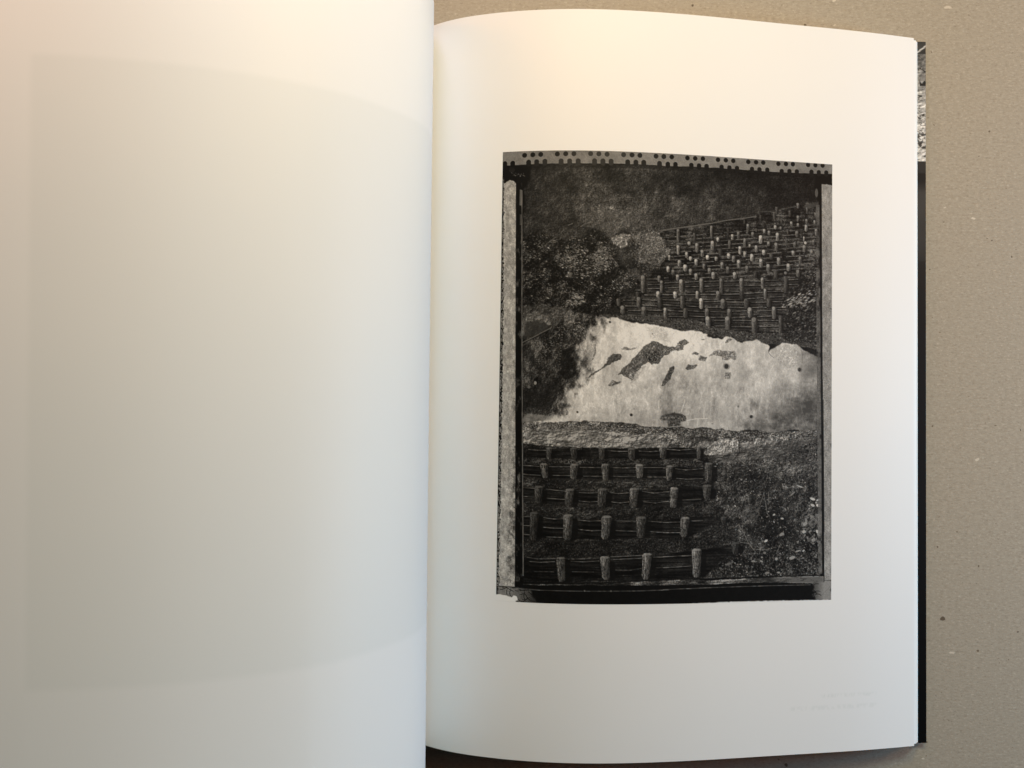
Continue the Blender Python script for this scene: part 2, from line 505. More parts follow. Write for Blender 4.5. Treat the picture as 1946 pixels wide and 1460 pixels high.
for pts in ([(960, 885), (1010, 850)], [(1300, 840), (1360, 880)], [(1335, 900), (1410, 825)], [(1380, 790), (1400, 808)], [(1430, 880), (1460, 905)], [(820, 870), (870, 850)], [(1480, 860), (1450, 890)]):
    line(1, pts, 1.0, 125, .7)
# bare earth patches
def patch(reg, pts, val, soft=4, a=.9, seed=1, rough=1.0):
    m = pmask(reg, pts, 6, soft); nz = fbm(9, 400 + seed, 4)
    k = np.clip(m * 1.5 - .75 + (nz - .5) * 2.2 * rough * (m > .02) + .25, 0, 1) * np.clip(m * 2, 0, 1)
    comp(k * a, val * np.exp(.13 * nrm(fbm(2.4, 420 + seed, 2)) + .2 * relief(7, 440 + seed, 4)))
patch(1, [(1310, 985), (1380, 960), (1450, 985), (1500, 960), (1520, 1010), (1470, 1050), (1475, 1105), (1420, 1125), (1340, 1090), (1300, 1050)], 112, 3, .9, 1, .5)
patch(1, [(1500, 960), (1640, 930), (1927, 920), (1960, 1180), (1840, 1130), (1700, 1130), (1560, 1080)], 104, 3, .85, 2, .6)
patch(1, [(1640, 1080), (1760, 1060), (1927, 1130), (1960, 1300), (1830, 1330), (1700, 1290), (1600, 1300), (1560, 1180)], 104, 4, .7, 3)
patch(1, [(900, 760), (1300, 680), (1700, 740), (1760, 900), (1500, 950), (1000, 900)], 74, 8, .5, 5)
patch(3, [(1100, -60), (1550, -60), (1630, 30), (1600, 140), (1500, 170), (1380, 100), (1260, 120)], 80, 4, .6, 4)
em = pmask(1, [(1500, 940), (1927, 910), (1927, 1330), (1640, 1460), (1480, 1200)])
scatter(em, 1300, (.5, 1.2), (40, 140), 23, ang=(0, .9), alpha=(.3, .8))
scatter(em, 500, (.5, 1.3), (20, 35), 24, alpha=(.3, .8))
# dark bush with bright leaves
bush = pmask(0, [(988, 455), (1010, 440), (1060, 455), (1100, 450), (1130, 430), (1160, 450), (1172, 490), (1200, 520), (1215, 545), (1180, 560), (1165, 585), (1130, 600), (1080, 592), (1030, 578), (988, 580)], 13, 4)
clump = fbm(17, 403, 3)
comp(np.clip(bush * 1.0, 0, 1) * .85, np.clip(organic(24 + 58 * np.clip(clump - .42, -.2, 1), 510, .35, .3, .22, .42), 5, 100))
bl = bush * (clump > .47); bd = bush * (clump <= .5)
scatter(bl, 1700, (.5, 1.25), (42, 125), 25, ang=(-.7, .9), aspect=(1.6, 3.2), alpha=(.35, .85))
scatter(bd, 700, (.5, 1.1), (40, 90), 261, ang=(-.7, .9), aspect=(1.6, 3.2), alpha=(.3, .7))
scatter(bush, 1500, (.6, 1.8), (8, 18), 26, alpha=(.5, .9))
scatter(bl, 260, (.6, 1.3), (120, 195), 27, ang=(-.5, .7), aspect=(1.6, 3.2), alpha=(.5, .9))
cl = pmask(0, [(1085, 555), (1110, 558), (1116, 575), (1095, 582), (1080, 575)], 2)
scatter(cl, 50, (1.0, 2.2), (100, 165), 28, ang=(.1, .8), aspect=(2.2, 4), alpha=(.6, .9))
cl = pmask(0, [(1060, 480), (1150, 470), (1160, 520), (1100, 525), (1050, 500)], 3)
scatter(cl, 220, (.6, 1.7), (90, 165), 29, ang=(-.6, .6), aspect=(1.6, 3), alpha=(.5, .9))

# --- upper log terraces ----------------------------------------------------
ter = pmask(0, [(1252, 440), (1340, 424), (1430, 410), (1500, 392), (1562, 380), (1562, 640), (1520, 640), (1440, 636), (1340, 622), (1262, 606), (1172, 592), (1180, 570), (1212, 545), (1222, 520), (1258, 500), (1275, 480), (1262, 460)], 7, 1)
comp(ter, np.clip(organic(33 + 46 * (fbm(2.4, 31, 2, 14) - .5), 520, .2, .25, .3, .12), 6, 90))
r = np.random.RandomState(5)
line(2, [(0, 925), (120, 905), (300, 880), (520, 845), (700, 808), (900, 785), (1030, 765)], 2.0, 88, .9)
line(2, [(0, 915), (300, 872), (520, 838)], .8, 130, .6)
line(2, [(1080, 715), (1240, 705)], 1.2, 75, .8); line(2, [(1320, 685), (1480, 658)], 1.2, 80, .8)
poly(2, [(1550, 660), (1750, 600), (1750, 640), (1600, 690)], 62, 2, 1, .8)
for yy in range(60):
    y0 = 985 + yy * 21.5 + r.rand() * 7
    if y0 > 1960: break
    x = 60 + r.rand() * 80
    while x < 1690:
        L_ = 90 + r.rand() * 140
        ys = y0 - .085 * (x - 200) * np.clip((1960 - y0) / 900, 0.15, 1)
        top_lim = 925 - .16 * x
        if ys > top_lim + 30 and ys < 1460:
            wire = (yy % 2 == 0)
            line(2, [(x, ys), (x + L_, ys - .07 * L_)], 1.05 if wire else 1.6, 104 if wire else 15, (.5 + .5 * r.rand()) * (1 if wire else .85))
        x += L_ + 20 + r.rand() * 60
def wires(reg, ls, w=1.1, val=122, a=.85):
    for l in ls: line(reg, l, w, val, a, broken=.35)
RW4 = [[(20,100),(170,98)],[(250,95),(400,85)],[(455,85),(620,80)],[(680,82),(850,78)],[(900,78),(1090,82)],[(1130,75),(1340,70)],[(1395,68),(1500,62)],
 [(20,160),(175,152)],[(250,145),(400,143)],[(455,140),(620,132)],[(670,135),(845,133)],[(905,130),(1090,128)],[(1145,130),(1340,125)],[(1395,122),(1500,118)],
 [(0,232),(110,234)],[(170,236),(355,232)],[(410,232),(585,232)],[(640,232),(845,224)],[(905,220),(1115,205)],[(1160,200),(1340,195)],
 [(30,204),(110,204)],[(270,205),(355,205)],[(470,200),(600,195)],[(660,190),(845,195)],
 [(0,290),(185,298)],[(250,300),(395,305)],[(450,285),(600,288)],[(700,285),(850,285)],[(905,280),(1115,265)],[(1165,260),(1350,255)],
 [(455,312),(640,305)],[(710,315),(895,316)],[(985,318),(1150,315)],[(1210,312),(1360,310)],
 [(0,345),(185,358)],[(260,358),(395,368)],[(450,372),(640,375)],[(705,375),(900,377)],[(985,375),(1150,375)],[(1210,375),(1350,375)],
 [(50,410),(220,418)],[(280,410),(455,420)],[(525,420),(705,425)],[(770,418),(930,412)],[(1050,412),(1205,408)],[(1265,400),(1390,405)],
 [(50,475),(220,478)],[(285,468),(455,478)],[(530,485),(690,485)],[(770,490),(930,478)],[(1050,478),(1205,470)],
 [(570,520),(690,520)],[(780,518),(980,522)],[(1060,520),(1280,520)],[(570,580),(690,582)],[(760,588),(985,590)],[(1075,588),(1285,585)]]
RW3 = [[(1680,62),(1800,62)],[(1700,125),(1830,120)],[(1560,185),(1615,185)],[(1700,170),(1830,165)],[(1660,238),(1780,238)],[(1840,235),(1927,238)],[(1430,298),(1570,300)],[(1640,290),(1790,298)],
 [(1450,360),(1570,362)],[(1640,350),(1800,360)],[(1480,410),(1625,412)],[(1700,405),(1855,412)],[(1480,460),(1625,468)],[(1700,470),(1855,478)],[(1880,50),(1927,48)],[(1880,110),(1927,105)]]
for L_ in RW4:      # dark log gaps under every wire
    line(4, [(x, y + 12) for x, y in L_], 1.8, 15, .8); line(4, [(x, y + 30) for x, y in L_], 3.2, 52, .55)
for L_ in RW3:
    line(3, [(x, y + 12) for x, y in L_], 1.8, 15, .8); line(3, [(x, y + 30) for x, y in L_], 3.2, 52, .55)
wires(4, RW4); wires(3, RW3)

def post(reg, cx, y0, y1, w, val, lean=0, big=False):
    """log post: rounded head, bark streaks, darker right flank, shadow to its right"""
    P = M(reg, [(cx, y0), (cx + lean, y1)]); (ax, ay), (bx, by) = P
    hw = w / 5.84 / 2
    rr = np.random.RandomState(int(cx * 7 + y0 * 13 + reg))
    dark = min(val * .2, 14)
    sh = hw * (1.0 if big else .6)
    sm = pmask(0, [(ax + hw * .6, ay + hw * .7), (ax + hw + sh, ay + hw), (bx + hw + sh, by - 1), (bx + hw * .6, by)], 1.0, 1, mapped=True)
    comp(sm * (.8 if big else .55), dark)
    taper = .78 if big else .92
    body = [(ax - hw, ay + hw * .35), (ax - hw * .6, ay), (ax + hw * .6, ay - .2), (ax + hw, ay + hw * .35),
            (bx + hw * taper, by - hw * .4), (bx + hw * .3, by), (bx - hw * .4, by), (bx - hw * taper, by - hw * .5)]
    m = pmask(0, body, .8 if big else .4, 0, mapped=True)
    t = np.clip((XX - (ax + (bx - ax) * (YY - ay) / max(by - ay, 1)) + hw) / (2 * hw), 0, 1)
    shade = val * (1.0 + .12 * np.sin(np.clip(t * 2.2, 0, 1) * 3.14159) - .75 * np.clip(t - .25, 0, 1) ** 1.2 * 1.2) * (1 - .25 * np.clip((YY - ay) / max(by - ay, 1), 0, 1))
    bark = 1 + (1.5 if big else .8) * (BK - .5)
    comp(m, shade * bark)
    if big:
        for _ in range(5):
            x = ax + (rr.rand() * 1.5 - .8) * hw; yb = ay + (by - ay) * (.1 + .5 * rr.rand())
            line(0, [(x, yb), (x + lean / 5.84 * .4 + rr.rand() - .5, yb + (by - ay) * .3)], .9, val * .4, .6, mapped=True)
        stamp((ax), ay + hw * .2, hw * .92, hw * .24, 0, val * 1.35, .6); line(0, [(ax - hw * .8, ay + hw * .5), (ax + hw * .8, ay + hw * .5)], .9, val * .5, .5, mapped=True)
    elif val > 80:
        stamp(ax - hw * .2, ay + hw * .6, hw * .65, hw * .75, 0, min(val * 1.35, 190), .65)
BK = .5 * noise(7, 91, 1.3) + .5 * noise(2.2, 92, 1.2)

P2 = [(165,910,1060,36,85),(345,950,1050,30,75),(538,870,1015,36,90),(720,885,970,32,65),(905,790,850,24,55),(945,850,935,36,100),(1070,700,745,36,75),(1085,750,820,28,60),(1265,660,740,36,75),(1240,735,800,36,75),(1120,830,890,36,60),(1320,800,850,30,60),(1410,700,770,36,65),(1500,620,680,40,90),(1600,670,740,30,80),(1690,730,780,26,85),(1500,760,825,36,95),(1595,800,850,34,90),(1428,825,875,36,110),(1683,815,860,34,100),(1500,845,885,34,100),(1590,865,935,38,120),(1250,865,910,38,120),(1310,880,915,34,90),(1385,910,960,26,80),(1128,907,950,38,115),(1180,925,975,36,100),(1037,900,935,30,80),(1000,940,995,40,90),(937,935,962,30,80),(838,935,1015,36,85),(772,965,1025,38,125),(610,1000,1045,40,130),(290,1048,1090,44,115),(548,1040,1140,44,125),(375,1065,1165,46,105),(740,1030,1125,36,80),(910,1010,1110,38,95),(1088,978,1070,44,150),(1275,950,1040,44,125),(1490,930,1000,44,85),(1700,910,985,36,110),(1565,995,1050,24,120),(1585,1050,1080,40,130),(1375,1025,1070,40,70),(1670,1035,1085,34,90),(965,1075,1110,30,115),(1175,1048,1095,38,105),(1260,1060,1140,46,95),(1465,1055,1115,38,85),(165,1090,1190,40,125),(1038,1090,1165,42,115),(855,1100,1185,38,140),(635,1120,1200,44,70),(435,1140,1215,44,105),(260,1165,1230,38,130),(1123,1140,1195,48,130),(1570,1090,1165,48,100),(1650,1140,1200,50,100),(730,1178,1235,46,135),(912,1158,1215,46,115),(1205,1175,1245,46,75),(1448,1150,1200,46,115),(990,1185,1265,48,135),(785,1205,1275,46,95),(495,1198,1245,44,150),(590,1215,1260,40,110),(305,1215,1258,44,125),(68,1200,1255,28,120),(180,1255,1328,44,110),(367,1242,1310,42,135),(455,1292,1350,38,90),(1288,1225,1305,50,110),(1525,1215,1290,44,85),(1090,1240,1325,46,130),(842,1252,1335,46,125),(657,1275,1345,44,100),(245,1305,1375,50,130),(55,1325,1385,42,130),(110,1360,1420,44,85),(305,1350,1415,44,110),(515,1340,1405,44,95),(720,1325,1400,46,85),(935,1315,1390,48,85),(1172,1298,1380,50,110),(1395,1295,1375,50,120)]
P4 = [(1500,-40,40,50,85),(1255,-40,45,52,78),(1025,-25,50,48,62),(798,-15,58,48,120),(558,-15,60,48,115),(367,0,70,44,112),(160,15,80,38,115),(1365,30,215,50,75),(1365,-20,10,44,85),
 (200,68,208,50,115),(425,55,210,48,100),(645,55,235,44,85),(873,195,290,50,65),(873,52,195,48,100),(1107,45,170,40,110),
 (132,203,275,46,145),(380,195,280,44,110),(612,195,290,50,95),(1137,170,285,38,105),
 (213,250,388,52,80),(423,278,392,48,150),(668,283,392,62,85),(928,280,385,60,75),(1178,275,375,56,70),
 (22,383,510,42,115),(248,385,490,56,75),(487,388,490,50,85),(737,392,490,56,85),(967,378,488,58,110),(1235,370,505,54,100),
 (497,478,620,58,115),(717,480,640,60,100),(1018,490,670,70,85),(1307,468,680,48,75)]
P3 = [(1645,25,215,50,95),(1825,25,95,42,85),(1850,80,215,38,95),(1587,205,270,50,60),(1597,265,375,50,85),(1812,200,270,50,130),(1828,265,380,54,70),(1375,280,362,48,75),(1420,362,455,58,90),(1655,372,490,60,85)]
for p_ in P2: post(2, *p_)
for p_ in P4: post(4, *p_)
for p_ in P3: post(3, *p_)
# dirt strip under the terraces
dm = pmask(0, [(1140, 598), (1210, 600), (1262, 604), (1335, 610), (1345, 622), (1440, 634), (1510, 634), (1562, 630), (1562, 665), (1500, 655), (1440, 652), (1380, 645), (1330, 632), (1262, 622), (1200, 608), (1140, 602)], 2)
comp(dm * .9, 58 + 50 * (fbm(3, 41, 2) - .5))
scatter(dm, 900, (.5, 1.3), (60, 130), 42, alpha=(.4, .9)); scatter(dm, 500, (.5, 1.5), (15, 30), 43)
# foliage at the right edge of the terraces
fo = pmask(4, [(1300, 340), (1350, 250), (1420, 200), (1520, 120), (1560, 40), (1640, -60), (1760, -120), (1770, 800), (1600, 760), (1400, 760), (1330, 700), (1360, 600), (1340, 480), (1400, 400)], 5, 1)
comp(fo * .72, 27)
scatter(fo, 700, (.7, 2.0), (60, 150), 44, ang=(-.9, -.1), aspect=(2, 4), alpha=(.4, .85))
scatter(fo, 500, (.8, 2.4), (10, 22), 45, alpha=(.5, .9))
fo2 = pmask(4, [(1310, 340), (1420, 260), (1560, 200), (1690, 250), (1680, 330), (1500, 380), (1340, 390)], 3)
scatter(fo2, 110, (1.0, 2.2), (110, 185), 46, ang=(-.7, -.1), aspect=(2.2, 4), alpha=(.5, .9))
fo3 = pmask(2, [(1420, 1160), (1760, 1130), (1760, 1460), (1520, 1460)], 5)
scatter(fo3, 130, (.7, 1.7), (60, 150), 47, alpha=(.4, .8), aspect=(1.5, 3))

# --- dark rocks left of the slope ------------------------------------------
rock = pmask(0, [(985, 582), (1030, 577), (1085, 592), (1135, 600), (1140, 606), (1120, 640), (1105, 690), (1095, 725), (1070, 745), (1060, 800), (985, 800)], 2, 1)
comp(rock, np.clip(organic(42, 540, .25, .22, .2, .22, ax=.7), 8, 100))
scatter(rock, 700, (.5, 1.0), (60, 105), 520, alpha=(.2, .7)); scatter(rock, 900, (.5, 1.4), (12, 24), 521, alpha=(.3, .7))
patch(3, [(320, 380), (520, 345), (800, 380), (840, 450), (700, 560), (560, 600), (320, 560)], 64, 6, .7, 6)
patch(3, [(350, 440), (420, 420), (540, 440), (570, 410), (620, 490), (640, 560), (590, 570), (540, 530), (440, 520), (350, 540)], 92, 4, .8, 7, .9)
poly(3, [(330, 580), (440, 530), (560, 560), (620, 600), (460, 680), (320, 720)], 45, 3, 2, .7)
patch(3, [(770, 480), (840, 390), (900, 440), (890, 560), (800, 620)], 96, 4, .7, 8)
line(3, [(315, 765), (420, 715), (520, 660), (620, 610)], 1.8, 88, .8); line(3, [(315, 775), (440, 715), (600, 640)], 1.6, 14, .8)
line(3, [(315, 800), (430, 745), (520, 735)], 1.3, 70, .6)
line(3, [(300, 1060), (400, 900), (480, 790)], 6, 66, .35); line(3, [(330, 1200), (480, 980)], 4, 60, .25)
cr = pmask(0, [(1018, 690), (1030, 660), (1050, 635), (1066, 612), (1078, 630), (1066, 650), (1045, 665), (1030, 690)], 2)
scatter(cr, 330, (.6, 1.5), (10, 18), 53); scatter(cr, 160, (.5, 1.2), (75, 120), 54)
for k in range(13): disc(3, 750 - k * 2 + 6 * math.sin(k), 650 + 30 * k, 9, 90 - k * 2, .8, 5); disc(3, 752 - k * 2, 663 + 30 * k, 9, 14, .7, 6)
cr = pmask(3, [(870, 500), (980, 560), (1000, 640), (940, 740), (880, 690)], 2)
scatter(cr, 60, (.5, 1.3), (110, 180), 55)
patch(3, [(760, 830), (900, 810), (940, 960), (890, 1150), (800, 1190), (730, 1100)], 18, 6, .85, 9)
patch(3, [(320, 1280), (440, 1230), (640, 1180), (700, 1300), (640, 1500), (330, 1500)], 24, 6, .75, 10)
poly(3, [(440, 1170), (490, 1140), (480, 1190), (450, 1210)], 12, 1, 1)
disc(3, 455, 1215, 14, 130, .9, 20); disc(3, 385, 1260, 16, 95, .7); disc(3, 930, 1055, 9, 120, .8)

# --- pale slope -------------------------------------------------------------
R3, R4, R5, R6 = 3, 4, 5, 6
def cat(*seg):
    return np.concatenate([np.array(p, float) / 5.84 + np.array(ORG[rg]) for rg, p in seg])
slope = cat((3, [(1160,470),(1215,490),(1255,500),(1300,488),(1360,490),(1420,515),(1480,535),(1560,548),(1620,555),(1700,562),(1760,570),(1840,590),(1890,600)]),
            (4, [(20,592),(60,605),(130,620),(200,650),(240,645),(300,625),(370,640),(430,660),(490,670),(490,705),(560,715),(600,720),(640,735),(700,700),(760,710),(820,745),(870,770),(940,745),(1000,745),(1060,735),(1110,765),(1170,780),(1190,810),(1172,870),(1200,850),(1260,800),(1330,770),(1400,785),(1480,790),(1530,810),(1560,850),(1620,880),(1700,920),(1790,960)]),
            (6, [(1790,330),(1600,350),(1450,330),(1350,350),(1250,370),(1150,370),(1050,340),(900,330),(830,355),(740,340),(600,325),(400,310),(280,320),(200,300),(100,300),(30,310)]),
            (5, [(1900,310),(1740,300),(1640,290),(1560,270),(1460,250),(1400,255),(1250,250),(1100,240),(1000,235),(930,240),(850,230),(760,240),(650,250),(500,250),(380,240),(420,190),(560,180),(680,120),(735,0)]),
            (3, [(750,1400),(780,1250),(880,1210),(940,1140),(950,1060),(930,960),(950,860),(1020,780),(1060,660),(1130,580)]))
far_left = [(985, 700), (985, 600)]
# left flank dissolves into mist and rock instead of ending in a line
kx = np.array([1139, 1133, 1118, 1106, 1104, 1097, 1090, 1072, 1064, 1058, 1040, 1000]); ky = np.array([598, 612, 640, 660, 690, 718, 733, 745, 760, 785, 798, 803])
km = M(0, np.stack([kx, ky], 1)); xb = np.interp(YY[:, 0], km[:, 1], km[:, 0])[:, None]
wide = pmask(0, np.concatenate([slope[:-6], [(985, 806), (985, 780), (1030, 640), (1120, 600)]]), 3.0, 1)
ramp = (XX - xb + 16) / 44 + 1.5 * (fbm(15, 430, 4, .7) - .5)
ramp = np.clip(ramp, 0, 1); ramp = ramp * ramp * (3 - 2 * ramp)
sm = wide * ramp
fade = np.clip((XX / W - .86) / .10, 0, 1) * np.clip(1 - (YY / H - .44) / .05, 0, 1)
sm = sm * (1 - .75 * fade * np.clip(.8 + 1.2 * (fbm(12, 432, 3) - .5), 0, 1))
foot = pmask(0, [(990, 798), (1005, 786), (1030, 790), (1055, 795), (1075, 790), (1075, 806), (990, 806)], 4, 3)
comp(np.clip(foot * 1.2, 0, 1) * .8, 112 + 90 * (fbm(6, 431, 3, 1.5) - .5))
u0 = XX / W; v0 = YY / H
val = 180 + 20 * np.exp(-(((u0 - .40) / .25) ** 2 + ((v0 - .40) / .05) ** 2))
val = val - 30 * np.clip((v0 - .47) / .12, 0, 1) * np.exp(-((u0 - .55) / .28) ** 2)
val = val - 10 * np.clip((v0 - .45) / .12, 0, 1)
edge = np.clip((u0 - .80 + (v0 - .5) * 1.3) / .14, 0, 1)
val = val - 66 * edge ** 1.2 - 26 * np.exp(-(((u0 - .90) / .07) ** 2 + ((v0 - .585) / .035) ** 2))
bright = np.exp(-(((u0 - .27) / .05) ** 2 + ((v0 - .555) / .04) ** 2)) + .8 * np.exp(-(((u0 - .6) / .12) ** 2 + ((v0 - .605) / .008) ** 2))
val = val + 16 * bright
grain = fbm(60, 61, 5, .6) - .5; streak = fbm(36, 62, 4, .3) - .5; streak2 = fbm(14, 66, 4, 2.2) - .5
ridged = np.abs(fbm(28, 67, 4, .45) - .5)
val = val * (1 + .42 * grain + .16 * streak) + edge * 110 * streak2 + 7 * (fbm(2.5, 63, 2) - .5)
val += 16 * np.clip(.06 - ridged, 0, 1) / .06 * np.clip((v0 - .48) / .06, 0, 1)
blots = np.clip(fbm(40, 68, 4, .8) - .55, 0, 1) * 150 * np.clip((v0 - .44) / .08, 0, 1)
val = val * np.exp(.016 * relief(14, 69, 4, .6) + .018 * nrm(noise(1.7, 691)) + .03 * nrm(fbm(9, 692, 3, .6)))
val = np.clip(val - blots, 62, 206)
comp(sm, val)
NZ1 = nrm(fbm(5, 640, 3)); NZ2 = nrm(fbm(2.6, 641, 2)); MOSS = np.exp(.10 * nrm(noise(1.7, 642)) + .10 * NZ2 + .12 * NZ1 + .10 * relief(5, 643, 3))
def sp(reg, pts, v_, rag=2.2, soft=2, a=.95):
    m = pmask(reg, pts, rag, soft)
    k = np.clip((m - .5) * (1.9 if soft < 4 else 1.2) + .24 * NZ1 + .2 * NZ2 + .46, 0, 1) * np.clip(m * 4, 0, 1)
    comp(k * a * np.clip(sm + .2, 0, 1), v_ * MOSS)
sp(3, [(960, 860), (1010, 790), (1060, 800), (1100, 720), (1140, 760), (1120, 860), (1070, 990), (1000, 1060), (950, 1030)], 112, 7, 8, .55)
sp(3, [(1050, 1000), (1090, 940), (1110, 850), (1115, 760), (1125, 860), (1100, 950)], 78, 1.5, 1, .8)
sp(3, [(1060, 640), (1120, 600), (1160, 560), (1190, 600), (1160, 700), (1090, 740)], 130, 6, 8, .5)
sp(3, [(1680, 600), (1800, 600), (1900, 620), (1927, 740), (1820, 740), (1700, 720)], 146, 7, 9, .45)
sp(3, [(1370, 845), (1450, 815), (1500, 830), (1590, 810), (1560, 835), (1480, 855)], 112)
sp(3, [(1270,920),(1330,890),(1400,885),(1420,920),(1390,960),(1300,1000),(1180,1060),(1100,1120),(1020,1180),(1060,1120),(1180,1050),(1240,980)], 62)
sp(3, [(1430,1040),(1480,1000),(1560,910),(1660,810),(1740,755),(1820,755),(1880,800),(1980,815),(2040,840),(1960,870),(1860,930),(1820,1000),(1740,1010),(1700,980),(1640,1020),(1580,1090),(1520,1190),(1480,1160),(1400,1120),(1340,1130),(1400,1080)], 72)
bm_ = pmask(3, [(1670,890),(1760,850),(1860,870),(1830,960),(1750,1000),(1680,950)], 2)
scatter(bm_, 120, (.7, 1.6), (18, 40), 65); scatter(bm_, 60, (.5, 1.1), (100, 140), 67)
sp(3, [(1250,1250),(1310,1190),(1400,1200),(1380,1220),(1300,1250)], 78)
sp(3, [(1480, 1100), (1560, 1080), (1640, 1030), (1700, 1000), (1640, 1080), (1560, 1200), (1510, 1210)], 118, 5, 5, .6)
sp(4, [(-15,1250),(0,1200),(20,1150),(70,1050),(120,1020),(125,1060),(90,1150),(30,1230)], 58)
sp(4, [(0,800),(60,830),(100,840),(150,800),(180,750),(240,720),(300,760),(230,800),(230,850),(150,860),(90,850),(50,870),(0,890)], 84)
sp(4, [(305,895),(350,865),(410,885),(380,915)], 95); sp(4, [(380,960),(420,910),(490,930),(460,970)], 88)
sp(4, [(490,930),(560,860),(640,850),(700,850),(760,870),(800,855),(820,900),(800,970),(760,950),(700,970),(660,960),(640,920),(560,900)], 108, 3)
sp(4, [(235,1060),(280,1010),(340,1020),(400,1000),(350,1050),(270,1075)], 82)
sp(4, [(390, 745), (440, 725), (480, 735), (430, 750)], 110); sp(4, [(310, 805), (345, 785), (350, 797)], 80)
sp(4, [(680,775),(700,735),(740,715),(780,730),(715,765)], 110)
sp(4, [(670,1165),(700,1090),(760,1100),(750,1165)], 100, 3)
spot(4, 705, 1030, 36, 40, .9); spot(4, 1518, 1068, 28, 46, .85)
spot(5, 922, 135, 13, 30); spot(5, 805, 160, 9, 60); spot(5, 1515, 167, 19, 30); spot(3, 1280, 540, 14, 25); disc(3, 1748, 670, 7, 60, .8)
spot(6, 982, 188, 22, 34); spot(6, 838, 75, 16, 85, .7); disc(5, 1545, 100, 8, 100, .7); disc(6, 545, 267, 12, 90, .7, 6)
line(4, [(1175, 880), (1195, 905), (1230, 935)], 1.2, 90, .7); line(4, [(1530, 830), (1550, 900), (1545, 990)], 1.4, 82, .7, .3)
sp(4, [(1250, 860), (1330, 800), (1480, 810), (1520, 900), (1500, 1040), (1400, 1060), (1260, 980)], 128, 6, 8, .45)
for pts in ([(1440, 0), (1560, 150), (1540, 280)], ): pass
line(6, [(200, 130), (225, 60), (240, 0)], 1.8, 205, .45); line(5, [(1815, 90), (1820, 10)], 2.0, 205, .5); line(5, [(1300, 100), (1320, 20)], 2.5, 200, .4)
line(6, [(265, 230), (360, 212), (490, 208)], 1.3, 205, .6)
hedge = pmask(6, [(-40, 215), (-10, 170), (30, 150), (130, 140), (220, 165), (262, 210), (245, 240), (200, 232), (185, 290), (60, 300), (35, 220), (0, 230)], 2, 1)
comp(hedge * .95, 66 * MOSS)
scatter(hedge, 60, (.7, 1.8), (30, 50), 69); poly(6, [(10, 180), (60, 150), (160, 150), (240, 190), (200, 190), (100, 170)], 48, 2, 1, .7)

# --- soil ridge -------------------------------------------------------------
ridge = pmask(0, [(985, 802), (1060, 803), (1085, 800), (1100, 801), (1180, 803), (1205, 807), (1240, 812), (1262, 813), (1340, 815), (1400, 820), (1450, 822), (1562, 818), (1562, 870), (1400, 880), (1335, 870), (1325, 852), (1265, 851), (1160, 854), (1100, 852), (1040, 848), (985, 845)], 1.5)
cl2 = fbm(16, 71, 4, 1.5) - .5
comp(ridge, np.clip(organic(70 + 60 * cl2, 530, .14, .16, .18, .24), 18, 165))
rr_ = np.random.RandomState(9)
lump = pmask(0, [(1000, 818), (1100, 815), (1180, 822), (1262, 826), (1262, 850), (1100, 850), (1040, 844), (1000, 842)], 3, 1)
comp(lump * .85, np.clip(112 * np.exp(.24 * relief(12, 733, 4, 1.7, 2) + .13 * relief(4, 734, 2) + .12 * nrm(fbm(20, 735, 3))), 20, 165))
crk = np.abs(fbm(13, 731, 3, 1.6) - .5)
comp(lump * np.clip(1 - crk / .022, 0, 1) * .5, 34)
for k in range(9):     # crack lines
    x = 1005 + rr_.rand() * 315; y = 820 + rr_.rand() * 26; pts = [(x, y)]
    for _ in range(4):
        x += rr_.rand() * 9 - 1; y += rr_.rand() * 7 - 4; pts.append((x, y))
    line(0, pts, 1.2, 30, .75)
top_edge = pmask(0, [(985, 803), (1100, 806), (1260, 812), (1400, 819), (1562, 822), (1562, 838), (1400, 834), (1262, 826), (1100, 815), (985, 815)], 2)
scatter(top_edge, 1300, (.5, 1.3), (22, 45), 74, ang=(-.4, .6)); scatter(top_edge, 900, (.5, 1.2), (95, 160), 75, ang=(-.4, .6))
line(5, [(880, 290), (1100, 300), (1400, 318), (1550, 325), (1700, 322), (1780, 330)], .9, 150, .6, .4)
patch(6, [(520, 500), (640, 455), (780, 435), (835, 470), (845, 595), (660, 630), (500, 610), (470, 560)], 122, 2, .95, 21, .6)
patch(6, [(865, 480), (980, 450), (1120, 430), (1250, 430), (1320, 480), (1180, 540), (1000, 580), (865, 595)], 106, 2, .9, 22, .9)
patch(6, [(620, 690), (700, 640), (830, 605), (1020, 620), (1290, 600), (1290, 645), (1000, 710), (650, 735)], 110, 2, .9, 23, .9)
patch(6, [(370, 490), (480, 450), (515, 470), (500, 540), (380, 545)], 110, 2, .9, 24, .6)
patch(6, [(1250, 480), (1700, 420), (1760, 470), (1700, 640), (1300, 680)], 80, 6, .5, 25)
line(6, [(845, 470), (850, 590), (820, 620)], 1.8, 24, .85); line(6, [(650, 640), (720, 610), (860, 590), (1000, 590), (1100, 560)], 1.6, 26, .85); line(6, [(1000, 590), (930, 640)], 1.4, 26, .8)
